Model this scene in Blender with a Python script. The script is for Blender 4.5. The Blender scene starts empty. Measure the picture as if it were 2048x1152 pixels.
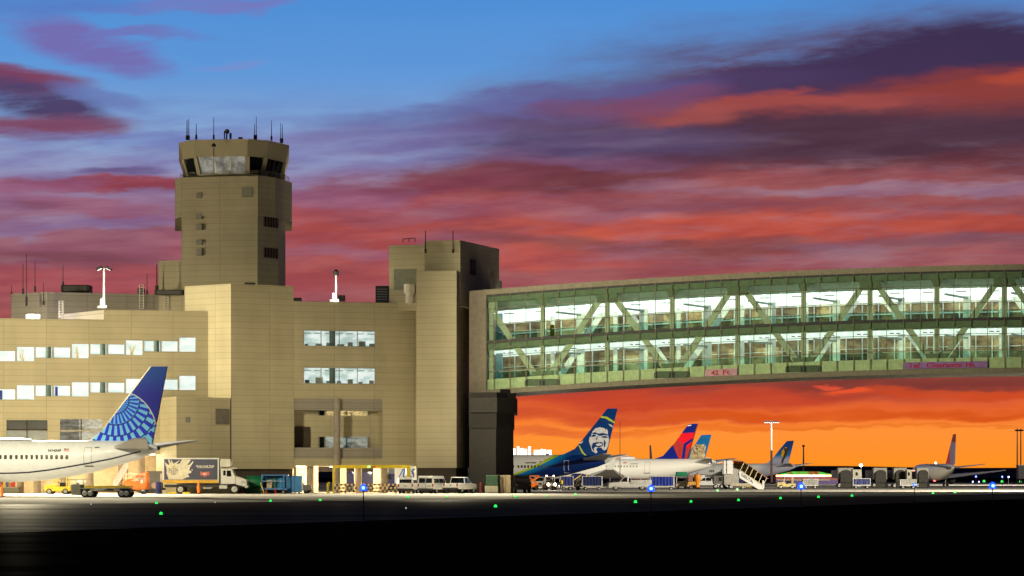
import bpy, bmesh, math, random
from mathutils import Vector, Matrix
from mathutils.geometry import tessellate_polygon
random.seed(7)
R = math.radians
sc = bpy.context.scene
COL = sc.collection

# ------------------------------------------------------------------ camera
F, HX, HY, CH = 5200.0, 1024.0, 952.0, 2.0      # focal length and horizon in photo pixels, eye height
cd = bpy.data.cameras.new('camera')
cam = bpy.data.objects.new('camera', cd); COL.objects.link(cam)
cam.location = (0, 0, CH); cam.rotation_euler = (R(90), 0, 0)
cd.sensor_width = 36; cd.lens = 36 * F / 2048
cd.shift_y = (HY - 576) / 2048
cd.clip_start = 0.5; cd.clip_end = 30000
sc.camera = cam
sc.render.resolution_x, sc.render.resolution_y = 1024, 576
sc.view_settings.view_transform = 'Standard'
sc.view_settings.look = 'None'
sc.view_settings.exposure = 0
sc.view_settings.gamma = 1

# ------------------------------------------------------------------ node helpers
def lin(c):
    return tuple(((v / 255) / 12.92 if v / 255 <= .04045 else ((v / 255 + .055) / 1.055) ** 2.4) for v in c)

class NT:
    def __init__(s, tree): s.t = tree; s.n = tree.nodes; s.l = tree.links
    def new(s, kind, **kw):
        n = s.n.new(kind)
        for k, v in kw.items(): setattr(n, k, v)
        return n
    def put(s, sock, v):
        if hasattr(v, 'links') or isinstance(v, bpy.types.NodeSocket): s.l.new(v, sock)
        elif isinstance(v, (tuple, list)) and sock.type == 'RGBA' and len(v) == 3: sock.default_value = (*v, 1)
        else: sock.default_value = v
    def m(s, op, a, b=None, c=None, clamp=False):
        n = s.new('ShaderNodeMath', operation=op); n.use_clamp = clamp
        s.put(n.inputs[0], a)
        if b is not None: s.put(n.inputs[1], b)
        if c is not None: s.put(n.inputs[2], c)
        return n.outputs[0]
    def add(s, a, b): return s.m('ADD', a, b)
    def sub(s, a, b): return s.m('SUBTRACT', a, b)
    def mul(s, a, b): return s.m('MULTIPLY', a, b)
    def div(s, a, b): return s.m('DIVIDE', a, b)
    def mapr(s, v, a, b, c=0., d=1., smooth=True):
        n = s.new('ShaderNodeMapRange'); n.interpolation_type = 'SMOOTHSTEP' if smooth else 'LINEAR'
        s.put(n.inputs[0], v); s.put(n.inputs[1], a); s.put(n.inputs[2], b); s.put(n.inputs[3], c); s.put(n.inputs[4], d)
        return n.outputs[0]
    def mix(s, f, a, b, blend='MIX'):
        n = s.new('ShaderNodeMix', data_type='RGBA', blend_type=blend)
        s.put(n.inputs[0], f); s.put(n.inputs[6], a); s.put(n.inputs[7], b)
        return n.outputs[2]
    def xyz(s, v):
        n = s.new('ShaderNodeSeparateXYZ'); s.put(n.inputs[0], v); return n.outputs
    def vec(s, x, y, z):
        n = s.new('ShaderNodeCombineXYZ'); s.put(n.inputs[0], x); s.put(n.inputs[1], y); s.put(n.inputs[2], z); return n.outputs[0]
    def noise(s, v, scale=1., detail=3., rough=.5):
        n = s.new('ShaderNodeTexNoise'); s.put(n.inputs['Vector'], v)
        n.inputs['Scale'].default_value = scale; n.inputs['Detail'].default_value = detail; n.inputs['Roughness'].default_value = rough
        return n.outputs[0]
    def ramp(s, f, stops):
        n = s.new('ShaderNodeValToRGB'); cr = n.color_ramp; s.put(n.inputs[0], f)
        while len(cr.elements) < len(stops): cr.elements.new(.5)
        for e, (p, c) in zip(cr.elements, stops): e.position = p; e.color = (*c, 1)
        return n.outputs[0]

# ------------------------------------------------------------------ sky
w = bpy.data.worlds.new("World"); sc.world = w; w.use_nodes = True
T = NT(w.node_tree); T.n.clear()
gen = T.new('ShaderNodeTexCoord').outputs['Generated']
X, Y, Z = T.xyz(gen)
az = T.m('ARCTAN2', X, Y)
el = T.m('ARCSINE', Z)
PX = T.add(T.mul(az, 5265.), 1024.)             # azimuth and elevation as handy sky units
PY = T.sub(952., T.mul(T.m('TANGENT', T.m('MINIMUM', el, 1.2)), F))
n1 = T.sub(T.noise(T.vec(T.mul(PX, .0035), T.mul(PY, .011), 3.1), 1, 4, .55), .5)
n2 = T.sub(T.noise(T.vec(T.mul(PX, .008), T.mul(T.add(PY, T.mul(PX, .06)), .04), 8.7), 1, 5, .6), .5)
n3 = T.noise(T.vec(T.mul(PX, .0042), T.mul(T.add(PY, T.mul(PX, .1)), .026), 1.3), 1, 6, .66)
WY = T.add(PY, T.add(T.mul(n1, 70.), T.mul(n2, 30.)))
WX = T.add(PX, T.mul(n1, 260.))
f = T.m('DIVIDE', T.add(PY, T.mul(n1, 60.)), 952., clamp=True)
base = [(0, (74,140,212)), (150, (92,150,216)), (250, (114,154,212)), (330, (132,138,190)), (400, (142,112,156)), (500, (158,94,112)),
        (600, (160,74,80)), (700, (180,74,70)), (790, (205,80,52)), (832, (236,105,45)), (868, (255,145,55)), (935, (255,146,30))]
col = T.ramp(f, [(p / 952, lin(c)) for p, c in base])
BL = [  # centre x, y, half width, half height, slope, colour, opacity  (broad bands first)
 (1760,262,620,170,-.05,(86,46,74),.95),(1500,440,700,110,0,(158,66,70),.75),(300,520,420,80,0,(146,78,100),.55),(1850,285,420,60,-.02,(74,42,70),1.),(1750,235,420,40,-.03,(84,42,68),.8),(1480,312,330,36,-.02,(84,56,92),.8),(1060,265,240,42,-.03,(84,76,132),.7),
 (1420,282,190,16,-.02,(92,80,132),.6),(1850,338,430,28,-.01,(100,42,58),.95),
 (1550,375,420,30,.0,(158,74,82),.75),(1080,350,230,34,-.05,(112,46,62),.95),(830,378,200,26,-.12,(134,54,78),.85),
 (1150,318,170,14,.05,(125,82,125),.6),
 (1330,212,270,32,-.12,(92,62,98),.9),(1920,140,320,60,-.09,(54,38,76),1.1),(1640,165,240,38,-.14,(58,40,80),1.),(1420,188,210,32,-.1,(70,50,94),.95),(1200,200,190,30,-.1,(92,86,146),.7),
 (880,235,190,24,-.1,(96,102,168),.6),(760,285,220,24,-.08,(120,110,170),.5),
 (1960,190,200,34,-.04,(140,52,50),.85),(1880,232,330,20,-.0,(122,48,58),.8),(1560,222,240,19,-.04,(158,64,64),.95),(1400,232,110,18,.05,(160,68,68),.8),(1290,205,150,20,-.1,(122,62,98),.7),
 (2030,168,60,14,0,(178,66,48),.7),(1800,278,400,36,-.01,(76,42,66),.95),(1230,285,200,20,-.02,(84,64,108),.7),
 (1850,385,300,10,-.01,(150,112,140),.7),(1330,372,90,14,.05,(150,98,122),.6),(1200,430,260,14,.06,(172,104,118),.7),
 (1500,458,430,26,.0,(190,68,54),.95),(1960,455,220,18,0,(180,62,50),.85),(720,455,280,34,-.12,(170,62,66),.9),(620,405,160,18,-.05,(158,92,128),.6),
 (1400,498,280,17,.01,(138,64,68),.9),(1900,494,260,12,-.01,(142,84,98),.8),(1040,520,220,18,-.02,(188,70,64),.7),(660,545,260,30,-.05,(172,68,72),.75),
 (720,505,220,12,.02,(160,88,112),.6),(880,425,180,14,-.05,(150,70,92),.7),
 (50,176,95,20,.05,(122,58,92),.95),(70,214,120,30,.18,(72,60,108),.95),(70,262,150,20,-.02,(126,66,104),.9),(200,205,90,14,.22,(96,112,178),.7),(280,285,200,12,.05,(104,120,190),.5),
 (160,98,110,34,.22,(112,106,176),.95),(285,82,70,10,-.1,(108,114,184),.8),(400,12,170,14,-.08,(116,116,186),.7),(60,20,150,20,.0,(84,118,192),.6),(440,132,60,8,-.1,(118,140,205),.6),
 (230,374,190,14,-.01,(150,56,78),1.),(225,346,80,8,.0,(100,82,138),.8),(60,385,110,12,-.1,(150,84,124),.8),(200,425,180,16,.1,(152,84,116),.8),(140,460,200,12,-.05,(138,112,158),.7),
 (150,495,240,16,-.06,(150,82,108),.7),(90,525,200,18,.05,(128,66,84),.7),(200,570,330,26,-.02,(166,66,78),.8),
 (1150,765,240,28,-.02,(186,80,84),.8),(1560,775,420,24,.0,(160,58,48),.85),(1850,760,320,20,0,(128,54,50),.9),(1350,800,260,16,.0,(196,66,42),.9),
 (1250,835,280,12,.02,(205,80,46),.8),(1750,836,420,10,.0,(214,84,28),.85),(1900,790,200,8,.03,(206,72,32),.8),(1140,868,110,8,.0,(220,95,50),.7),(1560,861,420,2.4,.0,(224,108,30),.6),
 (1690,781,46,5,.03,(232,78,36),1.),(1632,770,22,3,.0,(220,76,48),.9),(1420,862,240,5,-.02,(238,118,42),.6)]
str_ = T.mapr(n3, .26, .62, .6, 1.15)
for cx, cy, rx, ry, sl, c, op in BL:
    dx = T.sub(WX, float(cx))
    a = T.mul(dx, 1. / rx)
    b = T.mul(T.sub(T.sub(WY, float(cy)), T.mul(dx, sl)), 1. / ry)
    g = T.mapr(T.add(T.mul(a, a), T.mul(b, b)), 2.9, .0, 0., op * 1.12)
    if rx > 100: g = T.mul(g, str_)
    col = T.mix(g, col, lin(c))
n5 = T.noise(T.vec(T.mul(PX, .0055), T.mul(T.add(PY, T.mul(PX, .07)), .04), 5.2), 1, 4, .55)
n6 = T.noise(T.vec(T.mul(PX, .0026), T.mul(T.sub(PY, T.mul(PX, .03)), .018), 9.9), 1, 5, .6)
band = T.mul(T.mapr(PY, 150., 330.), T.mapr(PY, 860., 700.))
col = T.mix(T.mul(T.mapr(n6, .5, .72, 0., .4), T.mul(T.mapr(PY, 230., 360.), T.mapr(PY, 640., 500.))), col, lin((152, 122, 150)))
col = T.mix(T.mul(T.mapr(n6, .48, .28, 0., .3), T.mul(T.mapr(PY, 200., 360.), T.mapr(PY, 800., 700.))), col, lin((96, 46, 66)))
k_ = T.m('MULTIPLY_ADD', T.sub(T.mapr(n5, .28, .72, .85, 1.13), 1.), band, 1.)
col = T.mix(1., col, T.vec(k_, T.mul(k_, k_), k_), 'MULTIPLY')
bw_ = T.new('ShaderNodeRGBToBW'); T.put(bw_.inputs[0], col)
col = T.mix(T.mul(.14, T.mul(T.mapr(PY, 120., 260.), T.mapr(PY, 820., 700.))), col, T.vec(bw_.outputs[0], bw_.outputs[0], bw_.outputs[0]))
# overhead the dusk sky deepens; behind the viewer it is already night blue
col = T.mix(T.mapr(el, .18, .34), col, lin((9, 12, 24)))
col = T.mix(T.mapr(T.m('ABSOLUTE', az), .35, 1.3), col, lin((9, 12, 26)))
col = T.mix(T.mapr(el, -.001, -.004), col, lin((6, 6, 9)))
nish = T.new('ShaderNodeTexSky'); nish.sky_type = 'NISHITA'; nish.sun_disc = False
nish.sun_elevation = R(-2); nish.sun_rotation = R(0)
bg1 = T.new('ShaderNodeBackground'); T.put(bg1.inputs[0], col); bg1.inputs[1].default_value = 1.0
bg2 = T.new('ShaderNodeBackground'); T.put(bg2.inputs[0], nish.outputs[0]); bg2.inputs[1].default_value = 0.02
ad = T.new('ShaderNodeAddShader'); T.l.new(bg1.outputs[0], ad.inputs[0]); T.l.new(bg2.outputs[0], ad.inputs[1])
T.l.new(ad.outputs[0], T.new('ShaderNodeOutputWorld').inputs[0])
w.cycles.sampling_method = 'MANUAL'; w.cycles.sample_map_resolution = 512

# ------------------------------------------------------------------ materials
MATS = {}
def mat(name, col, rough=.6, metal=0., var=.12, scale=2., emis=None, es=0., spec=.4, coat=0.):
    if name in MATS: return MATS[name]
    m = bpy.data.materials.new(name); m.use_nodes = True; t = NT(m.node_tree)
    b = t.n['Principled BSDF']
    co = t.new('ShaderNodeTexCoord').outputs['Object']
    n = t.noise(co, scale, 4, .6)
    lo = tuple(v * (1 - var) for v in col); hi = tuple(min(1, v * (1 + var)) for v in col)
    t.l.new(t.mix(t.mapr(n, .3, .7), lo, hi), b.inputs['Base Color'])
    b.inputs['Roughness'].default_value = rough; b.inputs['Metallic'].default_value = metal
    b.inputs['Specular IOR Level'].default_value = spec; b.inputs['Coat Weight'].default_value = coat
    if emis:
        b.inputs['Emission Color'].default_value = (*emis, 1); b.inputs['Emission Strength'].default_value = es
    MATS[name] = m; return m

def nodemat(name, fn, rough=.5, spec=.4, coat=0.):
    if name in MATS: return MATS[name]
    m = bpy.data.materials.new(name); m.use_nodes = True; t = NT(m.node_tree); b = t.n['Principled BSDF']
    b.inputs['Roughness'].default_value = rough; b.inputs['Specular IOR Level'].default_value = spec; b.inputs['Coat Weight'].default_value = coat
    c = fn(t, b)
    if c is not None: t.put(b.inputs['Base Color'], c)
    MATS[name] = m; return m

def cladding(name, a, period=.71, vper=4.85, joint=.76):
    def fn(t, b):
        uv = t.new('ShaderNodeUVMap').outputs[0]; U, V, _ = t.xyz(uv)
        zz = t.div(V, period); uu = t.div(U, vper)
        fz = t.m('FRACT', zz); fu = t.m('FRACT', uu)
        l1 = t.m('LESS_THAN', fz, .085); l2 = t.m('LESS_THAN', fu, .016)
        ln = t.m('MAXIMUM', l1, l2)
        wn = t.new('ShaderNodeTexWhiteNoise', noise_dimensions='3D'); t.put(wn.inputs[0], t.vec(t.m('FLOOR', uu), t.m('FLOOR', zz), .5))
        tone = t.mapr(wn.outputs[0], 0, 1, .965, 1.03, False)
        streak = t.mapr(t.noise(t.vec(t.mul(U, .45), t.mul(V, .09), 0), 1, 5, .6), .3, .75, .93, 1.04)
        blot = t.mapr(t.noise(t.vec(U, V, 2), .16, 3, .5), .3, .7, .93, 1.05)
        k = t.mul(t.mul(tone, streak), blot)
        k = t.mul(k, t.mapr(ln, 0, 1, 1, joint, False))
        return t.mix(1., (*a, 1), t.vec(k, k, k), 'MULTIPLY')
    return nodemat(name, fn, .62, .3)

def glassmat(name, tint, gloss=.08, rough=.02, refl=(1, 1, 1)):
    m = bpy.data.materials.new(name); m.use_nodes = True; t = NT(m.node_tree); t.n.clear()
    tr = t.new('ShaderNodeBsdfTransparent'); tr.inputs[0].default_value = (*tint, 1)
    gl = t.new('ShaderNodeBsdfGlossy'); gl.inputs[0].default_value = (*refl, 1); gl.inputs[1].default_value = rough
    mx = t.new('ShaderNodeMixShader'); mx.inputs[0].default_value = gloss
    t.l.new(tr.outputs[0], mx.inputs[1]); t.l.new(gl.outputs[0], mx.inputs[2])
    t.l.new(mx.outputs[0], t.new('ShaderNodeOutputMaterial').inputs[0])
    MATS[name] = m; return m

def emit(name, c, s): return mat(name, (.5, .5, .5), .5, emis=c, es=s)
M = mat
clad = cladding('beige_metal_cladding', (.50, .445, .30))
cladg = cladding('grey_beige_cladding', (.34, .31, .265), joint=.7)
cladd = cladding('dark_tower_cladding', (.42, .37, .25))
conc = M('concrete', (.36, .33, .29), .85)
dark = M('dark_metal', (.03, .03, .032), .6)
black = M('black_rubber', (.012, .012, .013), .8)
darkbrown = M('dark_brown_louvre', (.055, .038, .028), .7)
white = M('white_paint', (.78, .78, .76), .4, coat=.3, var=.05)
offwhite = M('off_white_paint', (.62, .6, .54), .5)
steel = M('galvanised_steel', (.42, .42, .4), .45, .5)
greym = M('grey_paint', (.22, .22, .21), .6)
cream = M('shaded_truss_paint', (.46, .47, .37), .6)
whitestruct = M('white_structure', (.8, .82, .78), .6)
yellow = M('yellow_paint', (.75, .55, .02), .5)
orange = M('orange_paint', (.85, .19, .015), .5)
redp = M('red_paint', (.5, .02, .02), .5)
bluep = M('blue_paint', (.03, .2, .5), .5)
dblue = M('dark_blue_paint', (.012, .02, .13), .45)
navy = M('navy_cloth', (.012, .022, .1), .8)
green = M('green_paint', (.005, .16, .06), .5)
glassd = M('dark_glass', (.012, .015, .018), .08, var=.3, spec=.6)
tyre = M('tyre_rubber', (.018, .018, .018), .85)
rimm = M('wheel_rim', (.45, .45, .43), .4, .3)
tail_red = M('red_lens', (.35, .01, .01), .3)
lens = M('clear_lens', (.5, .5, .5), .2)

# ------------------------------------------------------------------ mesh builder
OFF = {}
def lab(o, label=None, cat=None, group=None, kind=None):
    if label: o['label'] = label
    if cat: o['category'] = cat
    if group: o['group'] = group
    if kind: o['kind'] = kind
    return o
def empty(name, loc, label, cat, group=None, rz=0, local=False):
    o = bpy.data.objects.new(name, None); COL.objects.link(o); o.location = loc; o.rotation_euler = (0, 0, rz)
    o.empty_display_size = .5
    OFF[o.name] = Vector((0, 0, 0)) if local else Vector(loc)
    return lab(o, label, cat, group)

class MB:
    def __init__(s): s.v = []; s.f = []; s.mi = []; s.uv = {}; s.sm = []
    def face(s, pts, mi=0, uv=None, smooth=False):
        i = len(s.v); s.v += [tuple(p) for p in pts]; s.f.append(tuple(range(i, i + len(pts)))); s.mi.append(mi); s.sm.append(smooth)
        if uv: s.uv[len(s.f) - 1] = uv
    def hexa(s, p, mi=0):                       # 8 points: bottom ring 0-3, top ring 4-7
        i = len(s.v); s.v += [tuple(q) for q in p]
        for q in ((3,2,1,0),(4,5,6,7),(0,1,5,4),(1,2,6,5),(2,3,7,6),(3,0,4,7)):
            s.f.append(tuple(i + k for k in q)); s.mi.append(mi); s.sm.append(False)
    def box(s, c, d, mi=0, rz=0, mx=None):
        x, y, z = d[0] / 2, d[1] / 2, d[2] / 2
        pts = [Vector(q) for q in ((-x,-y,-z),(x,-y,-z),(x,y,-z),(-x,y,-z),(-x,-y,z),(x,-y,z),(x,y,z),(-x,y,z))]
        m = mx or Matrix.Rotation(rz, 3, 'Z')
        s.hexa([m @ q + Vector(c) for q in pts], mi)
    def bar(s, a, b, wd, ht=None, mi=0, up=(0, 0, 1)):
        a, b = Vector(a), Vector(b); d = (b - a).normalized(); up = Vector(up)
        if abs(d.dot(up)) > .98: up = Vector((0, 1, 0))
        sx = d.cross(up).normalized() * wd / 2; sy = sx.cross(d).normalized() * (ht or wd) / 2
        s.hexa([a-sx-sy, a+sx-sy, b+sx-sy, b-sx-sy, a-sx+sy, a+sx+sy, b+sx+sy, b-sx+sy], mi)
    def loft(s, rings, mi=0, caps=True, smooth=True, mif=None):
        n = len(rings[0]); i = len(s.v)
        for r in rings: s.v += [tuple(p) for p in r]
        for k in range(len(rings) - 1):
            for j in range(n):
                a, b = i + k * n + j, i + k * n + (j + 1) % n
                s.f.append((a, b, b + n, a + n)); s.mi.append(mif(k, j) if mif else mi); s.sm.append(smooth)
        if caps:
            s.f.append(tuple(i + j for j in reversed(range(n)))); s.mi.append(mi); s.sm.append(False)
            s.f.append(tuple(i + (len(rings) - 1) * n + j for j in range(n))); s.mi.append(mi); s.sm.append(False)
    def tube(s, a, b, r, r2=None, n=10, mi=0):
        a, b = Vector(a), Vector(b); d = (b - a).normalized()
        u = d.orthogonal().normalized(); q = d.cross(u); r2 = r if r2 is None else r2
        s.loft([[p + (u * math.cos(t) + q * math.sin(t)) * rr for t in (6.28319 * k / n for k in range(n))] for p, rr in ((a, r), (b, r2))], mi)
    def lathe(s, c, prof, axis=(0, 0, 1), n=14, mi=0):
        c, d = Vector(c), Vector(axis).normalized(); u = d.orthogonal().normalized(); q = d.cross(u)
        s.loft([[c + d * h + (u * math.cos(t) + q * math.sin(t)) * max(r, .001) for t in (6.28319 * k / n for k in range(n))] for r, h in prof], mi)
    def prism(s, poly, z0, z1, mi=0):            # plan polygon
        i = len(s.v); n = len(poly); s.v += [(p[0], p[1], z0) for p in poly] + [(p[0], p[1], z1) for p in poly]
        s.f += [tuple(i + j for j in reversed(range(n))), tuple(i + n + j for j in range(n))]; s.mi += [mi, mi]; s.sm += [False, False]
        for j in range(n):
            k = (j + 1) % n; s.f.append((i + j, i + k, i + n + k, i + n + j)); s.mi.append(mi); s.sm.append(False)
            L = math.dist(poly[j][:2], poly[k][:2]); s.uv[len(s.f) - 1] = [(0, z0), (L, z0), (L, z1), (0, z1)]
    def slab(s, pts, off, mi=0):                 # planar polygon given thickness vector
        i = len(s.v); n = len(pts); o = Vector(off); s.v += [tuple(p) for p in pts] + [tuple(Vector(p) + o) for p in pts]
        tri = tessellate_polygon([[Vector(p) for p in pts]])
        for t in tri:
            s.f += [tuple(i + k for k in t), tuple(i + n + k for k in reversed(t))]; s.mi += [mi, mi]; s.sm += [False, False]
        for j in range(n):
            k = (j + 1) % n; s.f.append((i + j, i + k, i + n + k, i + n + j)); s.mi.append(mi); s.sm.append(False)
    def build(s, name, mats, parent=None, label=None, cat=None, group=None, kind=None, recalc=True, loc=None, bevel=0):
        if not isinstance(mats, (list, tuple)): mats = [mats]
        me = bpy.data.meshes.new(name)
        off = OFF[parent.name] if parent else Vector(loc or (0, 0, 0))
        me.from_pydata([Vector(p) - off for p in s.v], [], s.f)
        for m in mats: me.materials.append(m)
        me.polygons.foreach_set('material_index', s.mi); me.polygons.foreach_set('use_smooth', s.sm)
        if s.uv:
            ul = me.uv_layers.new(name='UVMap')
            for fi, uvs in s.uv.items():
                p = me.polygons[fi]
                for li, q in zip(p.loop_indices, uvs): ul.data[li].uv = q
        if recalc:
            bm = bmesh.new(); bm.from_mesh(me); bmesh.ops.recalc_face_normals(bm, faces=bm.faces); bm.to_mesh(me); bm.free()
        if any(s.sm): me.set_sharp_from_angle(angle=R(40))
        o = bpy.data.objects.new(name, me); COL.objects.link(o)
        if parent: o.parent = parent
        elif loc: o.location = loc
        OFF[o.name] = off
        if bevel:
            bv = o.modifiers.new('edge', 'BEVEL'); bv.width = bevel; bv.segments = 2; bv.limit_method = 'ANGLE'
        return lab(o, label, cat, group, kind)
def link_copy(o, parent, loc):
    c = o.copy(); COL.objects.link(c); c.parent = parent; c.location = loc; OFF[c.name] = OFF[o.name]; return c

def G(px, Y, z=0.): return Vector(((px - HX) / F * Y, Y, z))
def P(px, py, Y): return Vector(((px - HX) / F * Y, Y, CH + (HY - py) / F * Y))

TXT = {}
def textmesh(body, size=1., bold=0.):
    k = (body, size, bold)
    if k not in TXT:
        c = bpy.data.curves.new('lettering', 'FONT'); c.body = body; c.size = size; c.offset = bold; c.resolution_u = 2
        o = bpy.data.objects.new('lettering', c); COL.objects.link(o)
        dg = bpy.context.evaluated_depsgraph_get(); me = o.evaluated_get(dg).to_mesh()
        TXT[k] = ([tuple(v.co) for v in me.vertices], [tuple(p.vertices) for p in me.polygons])
        o.evaluated_get(dg).to_mesh_clear(); bpy.data.objects.remove(o); bpy.data.curves.remove(c)
    return TXT[k]
def put_text(mb, body, size, fn, mi=0, width=None, bold=0., center=False):
    vs, fs = textmesh(body, size, bold)
    if not vs: return
    x0 = min(v[0] for v in vs); x1 = max(v[0] for v in vs); k = width / (x1 - x0) if width else 1
    off = (x0 + x1) / 2 if center else x0
    i = len(mb.v); mb.v += [tuple(fn((v[0] - off) * k, v[1])) for v in vs]
    for fc in fs: mb.f.append(tuple(i + j for j in fc)); mb.mi.append(mi); mb.sm.append(False)

class Wall:
    def __init__(s, a, b):
        s.p = Vector((a[0], a[1], 0)); q = Vector((b[0], b[1], 0)); s.L = (q - s.p).length; s.t = (q - s.p).normalized()
        s.n = Vector((s.t.y, -s.t.x, 0))
        if s.n.dot(-s.p) < 0: s.n = -s.n
    @classmethod
    def px(c, a, Ya, b, Yb): return c(G(a, Ya), G(b, Yb))
    def uz(s, px, py=None):
        d = Vector(((px - HX) / F, 1, (HY - (py if py is not None else HY)) / F))
        k = s.p.dot(s.n) / d.dot(s.n); q = d * k
        return (q - s.p).dot(s.t), CH + q.z
    def u(s, px): return s.uz(px)[0]
    def z(s, px, py): return s.uz(px, py)[1]
    def at(s, u, z, d=0.): return Vector((s.p.x + s.t.x * u + s.n.x * d, s.p.y + s.t.y * u + s.n.y * d, z))
    def box(s, mb, u0, u1, z0, z1, d0, d1, mi=0):
        i0 = len(mb.f)
        mb.hexa([s.at(u0,z0,d0), s.at(u1,z0,d0), s.at(u1,z0,d1), s.at(u0,z0,d1), s.at(u0,z1,d0), s.at(u1,z1,d0), s.at(u1,z1,d1), s.at(u0,z1,d1)], mi)
        for k in range(4): 
            q = [(u0,z0),(u1,z0),(u1,z1),(u0,z1)] if k in (0, 2) else [(0,z0),(abs(d1-d0),z0),(abs(d1-d0),z1),(0,z1)]
            if k == 2: q = [q[1], q[0], q[3], q[2]]
            mb.uv[i0 + 2 + k] = q
    def pbox(s, mb, x0, x1, y0, y1, d0, d1, mi=0):   # photo rectangle x0..x1, y0(top)..y1
        u0, z1 = s.uz(x0, y0); u1, _ = s.uz(x1, y0); z0 = s.uz(x0, y1)[1]
        s.box(mb, u0, u1, z0, z1, d0, d1, mi); return u0, u1, z0, z1
    def rect(s, x0, x1, y0, y1):
        u0, z1 = s.uz(x0, y0); u1, _ = s.uz(x1, y0); return (u0, u1, s.uz(x0, y1)[1], z1)
    def facade(s, mb, u0, u1, z0, z1, holes=(), depth=.4, mi=0, mr=None):
        us = sorted({u0, u1, *[h[0] for h in holes], *[h[1] for h in holes]}); zs = sorted({z0, z1, *[h[2] for h in holes], *[h[3] for h in holes]})
        us = [u for u in us if u0 <= u <= u1]; zs = [z for z in zs if z0 <= z <= z1]
        for a, b in zip(us, us[1:]):
            for c, d in zip(zs, zs[1:]):
                if any(h[0] < (a + b) / 2 < h[1] and h[2] < (c + d) / 2 < h[3] for h in holes): continue
                mb.face([s.at(a, c), s.at(b, c), s.at(b, d), s.at(a, d)], mi, [(a, c), (b, c), (b, d), (a, d)])
        for a, b, c, d in holes:
            r = mi if mr is None else mr
            for (p, q, e, g) in ((a, a, c, d), (b, b, c, d)):
                mb.face([s.at(p, c), s.at(p, c, -depth), s.at(p, d, -depth), s.at(p, d)], r, [(0, c), (depth, c), (depth, d), (0, d)])
            for zz in (c, d): mb.face([s.at(a, zz), s.at(b, zz), s.at(b, zz, -depth), s.at(a, zz, -depth)], r, [(a, zz), (b, zz), (b, zz + .1), (a, zz + .1)])

# ------------------------------------------------------------------ apron floods without masts, plus spots added to brighten single targets
def spot(name, loc, target, power, col, ang=70, blend=.6, r=.8):
    l = bpy.data.lights.new(name, 'SPOT'); l.energy = power; l.color = col; l.spot_size = R(ang); l.spot_blend = blend; l.shadow_soft_size = r
    o = bpy.data.objects.new(name, l); COL.objects.link(o); o.location = loc
    o.rotation_euler = (Vector(target) - Vector(loc)).to_track_quat('-Z', 'Y').to_euler(); return o
def point(name, loc, power, col, r=.3):
    l = bpy.data.lights.new(name, 'POINT'); l.energy = power; l.color = col; l.shadow_soft_size = r
    o = bpy.data.objects.new(name, l); COL.objects.link(o); o.location = loc; return o
WARM = (1, .86, .52)
spot('apron_flood_fill', (-92, 281, 20), (-20, 306, 6), 60000, WARM, 100, .5)
spot('apron_flood_fill', (-84, 290, 24), (-36, 304, 18.5), 80000, WARM, 22, .7, .5)  # unseen narrow spot added to brighten the stair block's left face
spot('apron_flood_fill', (-72, 180, 30), (-41, 303, -3), 340000, WARM, 34, .9)
spot('apron_flood_fill', (-72, 180, 30), (26, 301, 19), 860000, (1, .9, .6), 27, .7)  # added to brighten the bridge front
spot('apron_flood_fill', (-45, 190, 32), (-28, 315, 41), 9500, WARM, 11, .8)  # small spot added for the tower cab
spot('apron_flood_fill', (88, 330, 22), (50, 470, 3), 480000, (1, .9, .7), 165, .3)  # unseen spot put out of view to brighten the planes beyond the bridge
spot('apron_flood_fill', (-20, 425, 25), (60, 560, 3), 300000, (1, .9, .7), 100, .6)  # added for the parked planes, hidden behind the building
spot('apron_flood_fill', (112, 520, 24), (72, 690, 5), 800000, (1, .92, .78), 80, .6)  # extra unseen spot added for the farthest planes
spot('apron_flood_fill', (-60, 190, 25), (-40, 250, 2.5), 33000, (1, .93, .74), 38, .7)  # added to whiten the near fuselage and the dolly
spot('roof_edge_fill', (-57, 299, 22.5), (-45, 250, 0), 300000, (1, .86, .55), 42, 1.)  # unseen spot added to spread warm light over the near apron
spot('roof_edge_fill', (-10, 303.5, 22.5), (0, 262, 0), 90000, (1, .86, .55), 42, 1.)  # added likewise for the apron before the lift shaft
for lx, ly, tx, ty, pw in ((-57, 299, -50, 280, 420000), (-8, 303, -8, 284, 150000)):   # unseen spots added at the roof edge to brighten the ground
    spot('roof_edge_fill', (lx, ly, 22.5), (tx, ty, 0), pw, (1, .9, .66), 84, 1.)

# ------------------------------------------------------------------ ground
def sheet(name, poly, z, m): 
    mb = MB(); mb.face([(p[0], p[1], z) for p in poly]); 
    return mb.build(name, m, kind='structure')
def asphalt(t, b):
    co = t.new('ShaderNodeTexCoord').outputs['Object']; x, y, z = t.xyz(co)
    n = t.noise(t.vec(t.mul(x, .02), t.mul(y, .15), 0), 1, 5, .6); n2 = t.noise(co, 6, 2, .6)
    k = t.mul(t.mapr(n, .3, .7, .55, 1.5), t.mapr(n2, .2, .8, .8, 1.2))
    return t.mix(1., (.085, .056, .05, 1), t.vec(k, k, k), 'MULTIPLY')
def concrete(t, b):
    co = t.new('ShaderNodeTexCoord').outputs['Object']; x, y, z = t.xyz(co)
    j = t.m('MAXIMUM', t.m('LESS_THAN', t.m('FRACT', t.div(x, 6.)), .012), t.m('LESS_THAN', t.m('FRACT', t.div(y, 6.)), .012))
    n = t.noise(t.vec(t.mul(x, .06), t.mul(y, .2), 0), 1, 5, .65)
    k = t.mul(t.mapr(n, .3, .7, .7, 1.15), t.mapr(j, 0, 1, 1, .5, False))
    return t.mix(1., (.42, .39, .34, 1), t.vec(k, k, k), 'MULTIPLY')
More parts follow.
